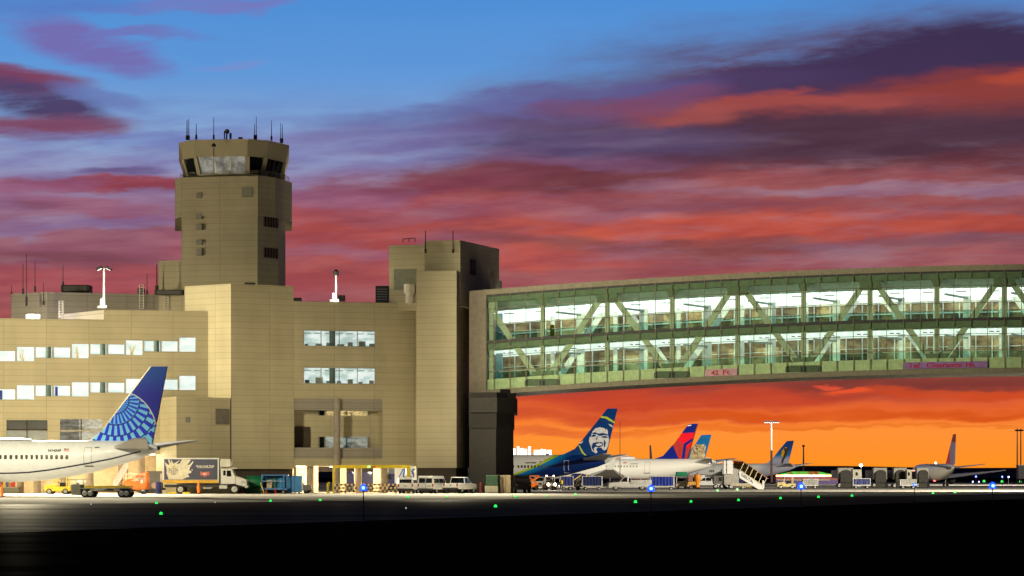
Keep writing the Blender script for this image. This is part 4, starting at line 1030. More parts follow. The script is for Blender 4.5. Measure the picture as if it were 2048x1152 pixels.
mb = MB(); mb.lathe((1.2, .55, 4.55), [(.05, 0), (.16, .03), (.05, .1)], (0, 1, 0), 8); mb.build('tail_lamp', emit('tail_lamp_lens', (.95, 1, 1), 8), D_.e)

# owl tail
def feathers(t, b):
    co = t.new('ShaderNodeTexCoord').outputs['Object']; n = t.noise(co, 1.3, 4, .7)
    return t.ramp(n, [(.3, lin((92, 74, 48))), (.5, lin((170, 150, 108))), (.68, lin((205, 190, 150)))])
owlblue = M('owl_tail_blue', lin((18, 96, 150)), .7, spec=.1)
O = Plane('airliner', 'airliner whose blue tail carries an owl, just behind the red tail', 1426, F / 8.8, 14, 37, 5.35, silver, owlblue,
          [(1403, 870), (1423, 869), (1408, 924), (1350, 924), (1372, 912), (1393, 886)], planegrey, wing_x=17)
z8 = lambda pts: [(1380 + a / 8.867, 830 + b / 8.867) for a, b in pts]
O.findecal('owl_picture', [
    (0, z8([(100,520),(130,512),(160,525),(240,520),(262,510),(285,560),(278,640),(268,720),(250,815),(0,815),(15,700),(40,620)])),
    (1, z8([(40,640),(55,700),(100,740),(80,815),(20,815),(20,720)])), (1, z8([(140,700),(190,690),(235,740),(230,812),(150,812)])),
    (2, z8([(100,520),(112,525),(128,575),(112,570)])), (2, z8([(262,512),(270,520),(256,580),(246,570)])),
    (2, z8([(108,592),(130,575),(152,590),(145,612),(118,612)])), (2, z8([(228,592),(250,584),(258,606),(240,618)])),
    (3, z8([(120,588),(138,584),(138,602),(122,602)])), (3, z8([(234,596),(248,592),(250,606),(238,608)])),
    (2, z8([(172,620),(190,620),(184,668)])), (2, z8([(60,600),(70,640),(110,690),(150,700),(110,680),(80,640)])),
], [nodemat('owl_feathers', feathers, .7), nodemat('owl_feathers', feathers, .7), M('owl_brown', lin((70, 52, 36)), .7), M('owl_amber', lin((160, 90, 20)), .5)])

# right hand plane with a yellow and black creature on the tail
def fade(t, b):
    co = t.new('ShaderNodeTexCoord').outputs['Object']; x, y, z = t.xyz(co)
    return t.ramp(t.mapr(z, 5.0, 11.5, 0, 1, False), [(.0, lin((150, 152, 170))), (.22, lin((150, 155, 175))), (.38, lin((30, 105, 165))), (.6, lin((24, 72, 140))), (1., lin((24, 50, 110)))])
fadem = nodemat('fading_blue_tail_paint', fade, .7, .1)
def greyrear(t, b):
    co = t.new('ShaderNodeTexCoord').outputs['Object']; x, y, z = t.xyz(co)
    return t.mix(t.mapr(t.add(x, t.mul(z, 1.2)), 12, 17), (.33, .33, .38), (.72, .71, .68))
Q = Plane('airliner', 'airliner with fading blue tail and dark bird picture, right of the covered stairs', 1592, F / 7.6, 30, 37, 5.3, nodemat('grey_to_white_fuselage', greyrear, .4), fadem,
          [(1575, 882), (1588, 881), (1576, 931), (1576, 935), (1525, 935), (1532, 930), (1548, 917), (1562, 898)], planegrey, wing_x=17, finlet=M('sharklet_blue', lin((18, 72, 130)), .4))
z6 = lambda pts: [(1280 + a / 6.024, 820 + b / 6.024) for a, b in pts]
Q.findecal('bird_picture', [
    (0, z6([(1745,450),(1790,445),(1800,475),(1785,520),(1765,570),(1745,600),(1735,645),(1715,645),(1720,600),(1740,560),(1750,500)])),
    (1, z6([(1722,490),(1745,465),(1752,505),(1742,555),(1722,570),(1712,540)])), (1, z6([(1750,452),(1780,446),(1772,462)])),
    (0, z6([(1690,505),(1715,512),(1718,530),(1700,530)])),
], [M('bird_dark', lin((60, 42, 22)), .6), M('bird_yellow', lin((190, 150, 20)), .6)])
Q.windows([1433, 1436.5, 1440], 942, winm, .4, .5); Q.windows([1508, 1511, 1514.5, 1518], 939.5, winm, .35, .45)

# plane seen from behind, far right
tailm = nodemat('red_striped_fin', lambda t, b: t.mix(t.m('GREATER_THAN', t.xyz(t.new('ShaderNodeTexCoord').outputs['Object'])[2], 8.4), t.mix(t.m('GREATER_THAN', t.xyz(t.new('ShaderNodeTexCoord').outputs['Object'])[0], 2.2), lin((120, 118, 150)), lin((190, 40, 40))), lin((120, 40, 45))), .4)
def lit_below(t, b):
    z = t.xyz(t.new('ShaderNodeTexCoord').outputs['Object'])[2]
    return t.mix(t.mapr(z, 3.6, 3.75), (.62, .58, .5), (.4, .4, .48))  # warm light low and dusk above put into the fuselage colour
V = Plane('airliner', 'airliner seen from behind, parked alone at the far right of the apron', 1908, F / 10.6, 0, 29, 4.35, nodemat('fuselage_lit_below', lit_below, .35), tailm, [(1908, 930), (1908, 931), (1900, 931)], M('wing_dusk_blue', (.12, .12, .17), .4), engm=dark, wing_x=15, away=R(96), half=12.5, sc=.8)
V.fin.data.clear_geometry()
fz = [(5.2, 4.2), (0, 4.2), (-1.2, 9.9), (.4, 9.9)]
mb = MB(); mb.hexa([(x, -(.2 if z < 5 else .06), z) for x, z in fz] + [(x, (.2 if z < 5 else .06), z) for x, z in fz]); bpy.data.objects.remove(V.fin); mb.build('tail_fin', tailm, V.e)
for nm, p, c, st_ in (('beacon_lamp', (13, .2, .95), (1, .05, .04), 14), ('roof_lamp', (13, 0, 4.42), (1, .8, .5), 8)):
    mb = MB(); mb.lathe(p, [(.05, 0), (.22, .06), (.16, .22), (.03, .3)], n=10); mb.build(nm, emit(nm + '_lens', c, st_), V.e)

# blue plane hidden beyond the passage is seen only as a truck and a trailer there

# ------------------------------------------------------------------ ground vehicles
def wheel(parent, x, y, r, w_=.26, dual=False):
    sg = 1 if y > 0 else -1; mb = MB()
    y0, y1 = y - sg * (w_ * (2 if dual else 1)), y
    mb.tube((x, y0, r), (x, y1, r), r, n=18); o = mb.build('wheel', tyre, parent)
    mb = MB(); mb.lathe((x, y1, r), [(r * .62, -.02), (r * .62, .015), (r * .45, .03), (r * .3, .0), (r * .18, .05), (.02, .06)], (0, sg, 0), 16); mb.build('rim', rimm, o)
    return o
def body_prism(mb, prof, w0, w1=None, mi=0):
    # side profile extruded across; for cabins the top is narrower
    zs = [p[1] for p in prof]; za, zb_ = min(zs), max(zs); w1 = w1 or w0; n = len(prof); i = len(mb.v)
    ww = lambda z: (w0 + (w1 - w0) * (z - za) / (zb_ - za)) / 2
    mb.v += [(x, ww(z), z) for x, z in prof] + [(x, -ww(z), z) for x, z in prof]
    for t in tessellate_polygon([[Vector((x, z, 0)) for x, z in prof]]):
        mb.f += [tuple(i + k for k in t), tuple(i + n + k for k in reversed(t))]; mb.mi += [mi, mi]; mb.sm += [False, False]
    for j in range(n):
        k = (j + 1) % n; mb.f.append((i + j, i + k, i + n + k, i + n + j)); mb.mi.append(mi); mb.sm.append(False)
    return ww
def cabin(parent, prof, w0, w1, bm, glass_edges=(), side=()):
    mb = MB(); ww = body_prism(mb, prof, w0, w1); mb.build('cab', bm, parent, bevel=.04)
    for (a, b) in glass_edges:
        (x0, z0), (x1, z1) = prof[a], prof[b]; e = Vector((x1 - x0, 0, z1 - z0)); nrm = Vector((e.z, 0, -e.x)).normalized()
        c = Vector((sum(p[0] for p in prof) / len(prof), 0, sum(p[1] for p in prof) / len(prof)))
        if nrm.dot(Vector((x0, 0, z0)) - c) < 0: nrm = -nrm
        p0 = Vector((x0, 0, z0)) + e * .1; p1 = Vector((x0, 0, z0)) + e * .88
        mb = MB(); q = [p0 + Vector((0, ww(p0.z) - .1, 0)), p0 - Vector((0, ww(p0.z) - .1, 0)), p1 - Vector((0, ww(p1.z) - .1, 0)), p1 + Vector((0, ww(p1.z) - .1, 0))]
        mb.slab(q, nrm * .015); mb.build('windscreen' if (x0 + x1) / 2 > c.x else 'rear_window', glassd, parent)
    for poly in side:
        for sg in (1, -1):
            mb = MB(); mb.slab([(x, sg * ww(z), z) for x, z in poly], (0, sg * .015, 0)); mb.build('side_window', glassd, parent)
def boxpart(name, m, parent, c, d, bevel=0, label=None):
    mb = MB(); mb.box(c, d); return mb.build(name, m, parent, label=label, bevel=bevel)
def veh(name, px, Y, rz, label, cat, group=None):
    return empty(name, G(px, Y), label, cat, group, R(rz), True)
def lamps(e, xf, xr, y, zf, zr):
    for s in (1, -1):
        boxpart('headlight', lens, e, (xf, s * y, zf), (.06, .3, .18)); boxpart('tail_light', tail_red, e, (xr, s * (y + .05), zr), (.06, .16, .34))
PAINT = M('vehicle_white', (.72, .72, .7), .35, coat=.5, var=.03)

def pickup(px, Y, rz, label, util=False, paint=PAINT, group='pickup trucks on the apron'):
    e = veh('pickup_truck', px, Y, rz, label, 'pickup truck', group)
    mb = MB(); body_prism(mb, [(-2.95, .6), (-2.95, 1.1), (-.9, 1.12), (1.3, 1.16), (2.7, 1.08), (2.85, .9), (2.85, .55), (2.4, .5), (-2.4, .5)], 1.95); mb.build('body', paint, e, bevel=.06)
    cabin(e, [(-.9, 1.1), (1.35, 1.15), (.5, 1.85), (-.7, 1.88)] if not util else [(.1, 1.1), (1.4, 1.15), (.65, 1.95), (.15, 1.97)], 1.9, 1.6, paint, [(1, 2), (3, 0)],
          [[(-.75, 1.2), (.2, 1.2), (.1, 1.76), (-.6, 1.78)], [(.3, 1.2), (1.1, 1.22), (.45, 1.74), (.22, 1.75)]] if not util else [[(.3, 1.2), (1.2, 1.22), (.62, 1.83), (.3, 1.84)]])
    if util:
        boxpart('service_body', paint, e, (-1.6, 0, 1.15), (2.9, 2.0, .62), .04)
        for k in range(4): boxpart('drawer_shade_line', M('drawer_shadow', (.3, .29, .26), .6), e, (-.55, 1.005, .95 + k * .17), (.62, .03, .04))  # grey strips paint the shade line of each drawer
        for x in (-1.45, -2.45): boxpart('locker_door', M('locker_white', (.66, .66, .64), .4), e, (x, 1.006, 1.2), (.8, .03, .42))
        mb = MB(); 
        for y in (-.85, .85): mb.bar((-2.9, y, 1.62), (-.2, y, 1.62), .07)
        for x in (-2.8, -1.6, -.3):
            mb.bar((x, -.85, 1.62), (x, .85, 1.62), .06)
            for y in (-.85, .85): mb.bar((x, y, 1.45), (x, y, 1.62), .06)
        mb.build('ladder_rack', M('pale_red_rack', (.5, .3, .25), .5), e)
    else:
        boxpart('tailgate', paint, e, (-2.96, 0, .93), (.05, 1.6, .42), .02)
        boxpart('bed_floor', black, e, (-1.95, 0, 1.125), (1.9, 1.6, .02))
        boxpart('badge', dark, e, (-2.99, 0, .97), (.02, .2, .1))
    boxpart('bumper', dark, e, (-3.02, 0, .58), (.16, 1.85, .2), .03); boxpart('bumper', steel, e, (2.9, 0, .6), (.14, 1.85, .22), .03)
    boxpart('grille', dark, e, (2.84, 0, .85), (.06, 1.1, .26))
    lamps(e, 2.86, -2.97, .75, .88, 1.0)
    for x in (1.85, -1.75):
        for s in (1, -1): wheel(e, x, s * .97, .4)
    return e
def van(px, Y, rz, label, L=5.6, W_=2.0, H=2.05, nose=1.1, doors=2):
    e = veh('van', px, Y, rz, label, 'van', 'white vans')
    h = L / 2
    mb = MB(); body_prism(mb, [(-h, .5), (-h, 1.12), (h - nose + .15, 1.15), (h - .05, .98), (h, .8), (h, .45)], W_); mb.build('body', PAINT, e, bevel=.06)
    pr = [(-h, 1.1), (h - nose + .15, 1.13), (h - nose - .6, H - .03), (-h + .08, H)]
    cabin(e, pr, W_ * .99, W_ * .86, PAINT, [(1, 2)] , [[(h - nose - .9, 1.2), (h - nose - .15, 1.2), (h - nose - .7, H - .3), (h - nose - .95, H - .3)], [(-.6, 1.22), (h - nose - 1.05, 1.22), (h - nose - 1.1, H - .3), (-.6, H - .3)], [(-h + .3, 1.22), (-.75, 1.22), (-.75, H - .3), (-h + .3, H - .3)]])
    for s in ((1, -1) if doors == 2 else (0,)):
        wd = W_ * (.36 if doors == 2 else .74)
        boxpart('rear_window', glassd, e, (-h + .03, s * W_ * .21, (1.17 + H - .22) / 2), (.05, wd, H - 1.45), .02)
    if doors == 2: boxpart('door_seam', dark, e, (-h - .005, 0, 1.2), (.03, .03, 1.3))
    boxpart('bumper', dark, e, (-h - .05, 0, .45), (.16, W_ * .97, .26), .03); boxpart('bumper', dark, e, (h + .02, 0, .5), (.16, W_ * .97, .26), .03)
    boxpart('number_plate', M('number_plate', (.4, .42, .4), .5), e, (-h - .02, W_ * (.0 if doors == 1 else -.22), .85), (.04, .4, .16))
    boxpart('windscreen_base', dark, e, (h - nose + .1, 0, 1.16), (.2, W_ * .7, .03))
    lamps(e, h, -h, W_ * .4, .82, .95)
    for x in (h - .95, -h + 1.15):
        for s in (1, -1): wheel(e, x, s * (W_ / 2 - .02), .36)
    return e
van(817, 296, 83, 'small white van seen from behind by the yellow height bar', 4.4, 1.85, 1.85, .9, 1)
van(866, 297, 74, 'long white cargo van with two rear windows beside the pickup', 5.6, 2.0, 2.0, .9, 2)
pickup(920, 297.5, 70, 'white pickup seen from behind at the foot of the lift shaft')
pickup(1258, 357, 180, 'white utility pickup with drawers and ladder rack, side on', True)
e = pickup(1413, 420, 180, 'small white pickup with tall white cap under the red tail', False)
boxpart('canopy', M('canopy_white', (.72, .72, .7), .4), e, (.75, 0, 1.75), (.9, 1.7, .75), .05)
boxpart('rear_canopy', dark, e, (-1.6, 0, 1.5), (2.2, 1.75, .7), .05)

# dairy box truck
bt = veh('box_truck', 408, 291, 1.5, 'white reefer box truck with milk splash artwork on its dark side', 'truck')
s_ = F / 291
X_ = lambda p: (p - 408) / s_
Z_ = lambda y: CH + (HY - y) / s_
b0, b1, zb_, zt_ = X_(327), X_(440), Z_(966), Z_(916)
boxpart('cargo_box', PAINT, bt, ((b0 + b1) / 2, 0, (zb_ + zt_) / 2), (b1 - b0, 2.5, zt_ - zb_), .04)
yS = -1.25
mb = MB(); mb.box(((X_(331) + X_(437)) / 2, yS - .012, (Z_(918.5) + Z_(959.5)) / 2), (X_(437) - X_(331), .02, Z_(918.5) - Z_(959.5))); mb.build('side_panel', M('truck_art_navy', (.04, .045, .085), .5), bt)
mb = MB(); mb.box(((X_(328) + X_(438)) / 2, yS - .012, (Z_(960) + Z_(966)) / 2), (X_(438) - X_(328), .02, Z_(960) - Z_(966))); mb.build('gold_stripe', M('truck_gold', (.62, .36, .015), .5), bt)
zt2 = lambda pts: [(X_(320 + a / 11.378), yS - .03, Z_(905 + b / 11.378)) for a, b in pts]
mb = MB(); mb.slab(zt2([(128,195),(150,230),(232,290),(238,250),(215,180),(232,150),(262,215),(292,262),(275,160),(320,230),(345,262),(360,240),(470,185),(400,270),(480,250),(520,170),(545,155),(728,165),(690,230),(640,290),(700,275),(770,205),(785,225),(715,330),(690,400),(745,435),(740,455),(660,490),(690,545),(560,600),(540,612),(225,612),(205,540),(178,470),(180,370),(150,270)]), (0, -.01, 0)); mb.build('milk_splash', M('milk_cream', (.66, .63, .5), .5), bt)
mb = MB()
for (cx, cz, r) in ((770, 215, 14), (755, 395, 14), (462, 190, 10), (672, 545, 20)): mb.slab(zt2([(cx + r * math.cos(t), cz + r * math.sin(t)) for t in (k * .785 for k in range(8))]), (0, -.012, 0))
mb.build('milk_drops', M('milk_cream', (.66, .63, .5), .5), bt)
def ttext(body, px, py, wpx, size, m, name):
    mb = MB(); put_text(mb, body, size, lambda x, y: Vector((X_(px) + x, yS - .05, Z_(py) + y)), 0, wpx / s_, .012); mb.build(name, m, bt, recalc=False)
ink2 = M('truck_ink', (.2, .19, .17), .6)
ttext('ROYAL', 340, 941, 19, .42, ink2, 'lettering'); ttext('CREST', 340, 946.6, 19, .42, ink2, 'lettering'); ttext('DAIRY', 344.5, 949.5, 10.5, .15, ink2, 'lettering')
ttext('Always Local. Fresh', 393.5, 933.5, 37, .26, M('truck_cream_letters', (.6, .6, .52), .6), 'lettering')
mb = MB(); mb.slab(zt2([(870,340),(1235,340),(1235,352),(870,352)]), (0, -.012, 0)); mb.build('underline', M('truck_cream_letters', (.6, .6, .52), .6), bt)
mb = MB(); mb.slab(zt2([(945,430),(1000,450),(1090,440),(1150,432),(1150,520),(1100,515),(1070,545),(1015,545),(990,515),(945,520)]), (0, -.012, 0), 0); mb.slab([Vector(p) + Vector((0, -.014, 0)) for p in zt2([(1000,470),(1090,462),(1090,500),(1000,506)])], (0, -.006, 0), 1); mb.build('badge', [M('badge_red', (.55, .12, .1), .5), M('badge_cream', (.6, .5, .42), .5)], bt)
mb = MB(); mb.slab(zt2([(312,320),(330,305),(345,290),(360,312),(380,318),(352,345),(326,345)]), (0, -.014, 0)); mb.build('crest_mark', M('crest_gold', (.5, .42, .05), .5), bt)
boxpart('refrigeration_unit', offwhite, bt, ((X_(441) + X_(463)) / 2, 0, (Z_(918) + Z_(934)) / 2), (X_(463) - X_(441), 2.1, Z_(918) - Z_(934)), .12)
boxpart('vent_grille', dark, bt, (X_(461), -.4, Z_(922)), (.3, .9, .12))
cp = [(X_(443), Z_(968)), (X_(443), Z_(938)), (X_(447), Z_(937)), (X_(465), Z_(938)), (X_(472), Z_(953)), (X_(472), Z_(968))]
mb = MB(); ww = body_prism(mb, cp, 2.3); mb.build('cab', PAINT, bt, bevel=.06)
for poly, nm in (([(448, 941), (453, 941), (453, 951), (448, 951)], 'side_window'), ([(455, 941), (463, 941), (464.5, 953), (455, 953)], 'side_window')):
    for sg in (-1, 1): mb = MB(); mb.slab([(X_(a), sg * 1.15, Z_(b)) for a, b in poly], (0, sg * .02, 0)); mb.build(nm, glassd, bt)
mb = MB(); mb.slab([(X_(465.3) + .03, -1.0, Z_(939.5)), (X_(465.3) + .03, 1.0, Z_(939.5)), (X_(471.6) + .03, 1.05, Z_(952)), (X_(471.6) + .03, -1.05, Z_(952))], (.02, 0, .01)); mb.build('windscreen', M('green_glass', (.03, .12, .09), .1), bt)
mb = MB(); body_prism(mb, [(X_(472), Z_(969)), (X_(472), Z_(952)), (X_(485), Z_(955.5)), (X_(494.5), Z_(960)), (X_(495), Z_(972)), (X_(489), Z_(973))], 2.1); mb.build('bonnet', PAINT, bt, bevel=.08)
boxpart('sun_visor', offwhite, bt, (X_(466), 0, Z_(936.5)), (.7, 2.2, .14), .03)
boxpart('grille', steel, bt, (X_(495.3), 0, Z_(966)), (.08, 1.2, .55)); boxpart('bumper', steel, bt, (X_(494), 0, Z_(973)), (.35, 2.3, .3), .03)
for sg in (-1, 1): boxpart('headlight', lens, bt, (X_(488), sg * 1.0, Z_(964)), (.5, .2, .3), .03)
boxpart('chassis', dark, bt, ((X_(330) + X_(490)) / 2, 0, Z_(972)), (X_(490) - X_(330), 1.0, .3)); boxpart('fuel_tank', steel, bt, ((X_(440) + X_(457)) / 2, -1.0, Z_(974)), (X_(457) - X_(440), .5, .5), .1); boxpart('side_guard', offwhite, bt, ((X_(408) + X_(426)) / 2, -1.1, Z_(976)), (X_(426) - X_(408), .08, .14))
for px_, r in ((363, .5), (470.5, .52)):
    for sg in (-1, 1): wheel(bt, X_(px_), sg * 1.2, r, .28, px_ < 400)
boxpart('rear_post', offwhite, bt, (X_(324.5), -1.2, Z_(966)), (.16, .16, 2.1))
boxpart('tail_lift', dark, bt, (X_(325), 0, .55), (.5, 2.3, .25))

# flat container dolly in front
fd = veh('flatbed_dolly', 212, F / 21.3, -3, 'long low yellow deck dolly with dark twin wheels on the near apron', 'dolly')
d = lambda p: (p - 212) / 21.3
boxpart('deck', yellow, fd, (d(218), 0, .98), (d(262) - d(172), 1.9, .2), .02); boxpart('frame', greym, fd, (d(215), 0, .68), (d(262) - d(165), 1.0, .34))
boxpart('side_beam', M('grey_beam', (.4, .4, .36), .6), fd, (d(214), -.9, .72), (d(250) - d(190), .1, .22)); boxpart('tool_box', steel, fd, (d(206), -.95, .78), (1.1, .12, .2)); boxpart('hose_reel', dark, fd, (d(222), -.95, .74), (.9, .12, .18), .04)
mb = MB(); mb.box((d(155), 0, .7), (.9, 1.7, 1.0)); mb.bar((d(148), -.6, 1.2), (d(170), -.6, 1.15), .1); mb.bar((d(150), .6, 1.35), (d(166), .6, .8), .12); mb.build('drive_unit', M('machine_grey', (.2, .2, .16), .7), fd, bevel=.05)
mb = MB(); mb.bar((d(262), -.5, .7), (d(296), 0, .42), .1); mb.bar((d(262), .5, .7), (d(296), 0, .42), .1); mb.build('drawbar', greym, fd)
for p_ in (173, 184, 247, 257):
    for sg in (-1, 1): wheel(fd, d(p_), sg * .92, .38, .28)
for p_ in (178.5, 252): boxpart('mudguard', M('grey_beam', (.4, .4, .36), .6), fd, (d(p_), -.95, .84), (1.25, .3, .07), .03)

def tug(px, Y, rz, label, m, seat=True, lights=False, cab=False, group='baggage tractors'):
    e = veh('baggage_tractor', px, Y, rz, label, 'tractor', group)
    mb = MB(); body_prism(mb, [(-1.4, .35), (-1.4, .85), (-.3, .85), (-.2, .75), (.1, .75), (.25, 1.1), (1.35, 1.0), (1.45, .85), (1.45, .35)], 1.5); mb.build('body', m, e, bevel=.05)
    boxpart('seat', black, e, (-.45, 0, 1.05), (.5, 1.1, .45), .05)
    mb = MB(); mb.tube((.1, .3, 1.05), (-.05, .3, 1.3), .03, n=6); mb.lathe((-.05, .3, 1.3), [(.18, 0), (.2, .02), (.18, .04)], (-.5, 0, .9), 12); mb.build('steering_wheel', black, e)
    if cab:
        boxpart('roof', m, e, (-.35, 0, 1.9), (1.5, 1.45, .1), .03)
        for x in (-1.0, .3):
            for y in (-.65, .65): boxpart('roof_post', m, e, (x, y, 1.4), (.08, .08, 1.0))
    for s in (1, -1):
        mb = MB(); mb.lathe((1.44, s * .5, .8), [(.12, 0), (.17, .03), (.15, .07), (.02, .08)], (1, 0, 0), 12); mb.build('headlight', emit('lit_headlight', (1, .86, .66), 30) if lights else lens, e)
    boxpart('bumper', dark, e, (1.5, 0, .42), (.12, 1.4, .18), .02)
    for x in (.9, -.9):
        for s in (1, -1): wheel(e, x, s * .76, .32, .22)
    return e
tug(118, 284, 175, 'yellow tractor with grey frame under the near airliner', yellow, cab=True)
e = tug(1099, 372, -78, 'tractor with both headlights glaring, below the smiling face tail', M('tug_cream', (.5, .45, .35), .5), lights=True, cab=True)
for dx in (-.55, .5): 
    mb = MB(); mb.lathe((.5, dx, 1.97), [(.05, 0), (.12, .03), (.1, .12), (.02, .14)], n=10); mb.build('beacon', emit('pink_beacon_lens', (1, .65, .5), 10), e)
spot('tractor_headlight', G(1096, 369, .85), G(1096, 340, 0), 900, (1, .88, .7), 60, .6, .15); spot('tractor_headlight', G(1110, 369, .85), G(1110, 340, 0), 1600, (1, .88, .7), 60, .6, .15)
tug(1497, 392, 0, 'yellow tractor beside the dark blue container truck', yellow)
tug(1572, 400, 180, 'yellow and white tractor near the long neon hall', M('tug_cream_yellow', (.6, .5, .2), .5), cab=True)

def cart(px, Y, rz, label, frame, cloth, L=3.2, H=2.0, W_=1.7, split=1):
    e = veh('baggage_cart', px, Y, rz, label, 'baggage cart', 'covered baggage carts')
    boxpart('deck', frame, e, (0, 0, .55), (L, W_, .14), .02); boxpart('roof', frame, e, (0, 0, H), (L + .06, W_ + .04, .1), .03)
    for x in (-L / 2 + .06, L / 2 - .06):
        for y in (-W_ / 2 + .06, W_ / 2 - .06): boxpart('post', frame, e, (x, y, (H + .6) / 2), (.1, .1, H - .65))
    for k in range(split):
        w_ = (L - .24) / split
        mb = MB(); n = 14; x0 = -L / 2 + .12 + k * w_
        for i in range(n):
            a, b = x0 + (w_ - .06) * i / n, x0 + (w_ - .06) * (i + 1) / n; f_ = lambda x: -W_ / 2 + .04 + .03 * math.sin(x * 14)
            mb.hexa([(a, f_(a), .66), (b, f_(b), .66), (b, f_(b) + .03, .66), (a, f_(a) + .03, .66), (a, f_(a), H - .07), (b, f_(b), H - .07), (b, f_(b) + .03, H - .07), (a, f_(a) + .03, H - .07)])
        mb.build('curtain', cloth, e)
    boxpart('back_panel', cloth, e, (0, W_ / 2 - .1, (H + .6) / 2), (L - .3, .04, H - .7)); 
    mb = MB(); mb.bar((L / 2, 0, .5), (L / 2 + .9, 0, .35), .08); mb.build('drawbar', dark, e)
    for x in (-L / 2 + .5, L / 2 - .5):
        for s in (1, -1): wheel(e, x, s * (W_ / 2 - .1), .24, .16)
    return e
cart(1133, 366, 4, 'blue curtained cart beside the tractor headlights', offwhite, M('violet_blue_cloth', (.03, .04, .2), .8), 1.9, 1.95)
cart(1184, 366, 2, 'wide black curtained cart left of the utility pickup', offwhite, navy, 2.9, 1.95)
cart(1324, 362, 0, 'deep blue two-bay cart right of the utility pickup', offwhite, M('deep_blue_cloth', (.015, .035, .3), .8), 3.4, 1.95, split=2)  # curtains in a stronger blue than the navy cloth
cart(1620, 404, 0, 'low empty white-roofed cart before the neon hall', offwhite, M('grey_cloth', (.3, .3, .28), .8), 2.4, 1.5)
cart(1722, 408, 0, 'white-framed cart parked under a boarding bridge cab', offwhite, dblue, 2.8, 1.6)
cart(1815, 408, 0, 'white-framed cart left of the plane seen from behind', offwhite, M('grey_cloth', (.3, .3, .28), .8), 2.6, 1.4)

# belt loader between carts
bl = veh('belt_loader', 1156, 368, 60, 'pale tilted belt loader with yellow guard between two carts', 'belt loader')
mb = MB(); mb.bar((-1.8, 0, .5), (1.9, 0, 1.9), .9, .22); mb.build('conveyor', M('loader_grey', (.45, .46, .45), .6), bl)
boxpart('body', offwhite, bl, (0, .1, .65), (2.6, 1.3, .5), .05)
mb = MB(); mb.bar((-1.8, -.5, .85), (1.9, -.5, 2.2), .08); mb.bar((-1.8, .5, .85), (1.9, .5, 2.2), .08); mb.build('guard_rail', yellow, bl)
for x in (-.9, .9):
    for s in (1, -1): wheel(bl, x, s * .7, .3, .2)

# covered passenger stairs
st = veh('passenger_stairs', 1487, 392, 0, 'white covered passenger stairs sloping down to the right', 'mobile stairs')
k_ = F / 392; xs_ = lambda p: (p - 1487) / k_; zs_ = lambda y: CH + (HY - y) / k_
boxpart('platform_cab', PAINT, st, ((xs_(1446) + xs_(1464)) / 2, 0, (zs_(921) + zs_(948)) / 2), (xs_(1464) - xs_(1446), 2.4, zs_(921) - zs_(948)), .05)
boxpart('cab_seam', dark, st, (xs_(1452), -1.22, zs_(934)), (.1, .05, zs_(921) - zs_(947))); boxpart('roof_light', dark, st, (xs_(1454), 0, zs_(920)), (.5, .4, .12))
mb = MB(); mb.slab([(xs_(a), -1.1, zs_(b)) for a, b in ((1477, 943), (1480, 943), (1526, 973), (1526, 982), (1520, 981), (1478, 956))], (0, .12, 0)); mb.build('side_panel', PAINT, st)
mb = MB(); put_text(mb, 'GATE STAIRS' if False else 'DELTA', .62, lambda x, y: Vector((xs_(1482) + x * .84 , -1.13, zs_(952) - x * .55 + y)), 0, 2.0, .01); mb.build('lettering', ink, st, recalc=False)
mb = MB()
for i in range(14): mb.box((xs_(1478 + i * 3.4), 0, zs_(950 + i * 2.2)), (.3, 1.9, .16))
mb.build('steps', greym, st)
mb = MB(); mb.slab([(xs_(a), -1.0, zs_(b)) for a, b in ((1466, 922), (1485, 924), (1535, 958), (1526, 971), (1480, 940), (1466, 936))], (0, .04, 0)); mb.build('canopy_side', glassmat('brown_canopy_screen', (.30, .22, .12), .1), st)
mb = MB(); mb.slab([(xs_(a), -1.05, zs_(b)) for a, b in ((1465, 920), (1485, 922), (1536, 957), (1535, 958.6), (1485, 924), (1465, 922))], (0, 2.1, 0)); mb.build('canopy_roof', M('canopy_brown', (.2, .1, .06), .6), st)
for a, b, c, d_ in ((1480, 940, 1487, 925), (1489, 946, 1496, 931), (1498, 952, 1505, 937), (1507, 958, 1514, 943), (1516, 964, 1523, 949), (1525, 970, 1532, 956)):
    mb = MB(); mb.bar((xs_(a), -1.06, zs_(b)), (xs_(c), -1.06, zs_(d_)), .1); mb.build('canopy_hoop', M('hoop_cream', (.6, .52, .3), .5), st)
mb = MB(); mb.bar((xs_(1478), -1.08, zs_(941)), (xs_(1527), -1.08, zs_(972)), .1); mb.build('handrail', M('hoop_cream', (.6, .52, .3), .5), st)
boxpart('chassis', M('stairs_tan', (.42, .37, .28), .6), st, ((xs_(1460) + xs_(1526)) / 2, 0, .7), (xs_(1526) - xs_(1460), 2.0, .4)); boxpart('tower_leg', M('stairs_grey', (.33, .31, .28), .6), st, (xs_(1462), 0, 1.8), (2.2, 1.9, 2.2)); boxpart('end_plate', PAINT, st, (xs_(1525), -.2, .8), (.3, 1.9, 1.1), .04)
for p_ in (1462, 1510):
    for s in (1, -1): wheel(st, xs_(p_), s * .9, .4)

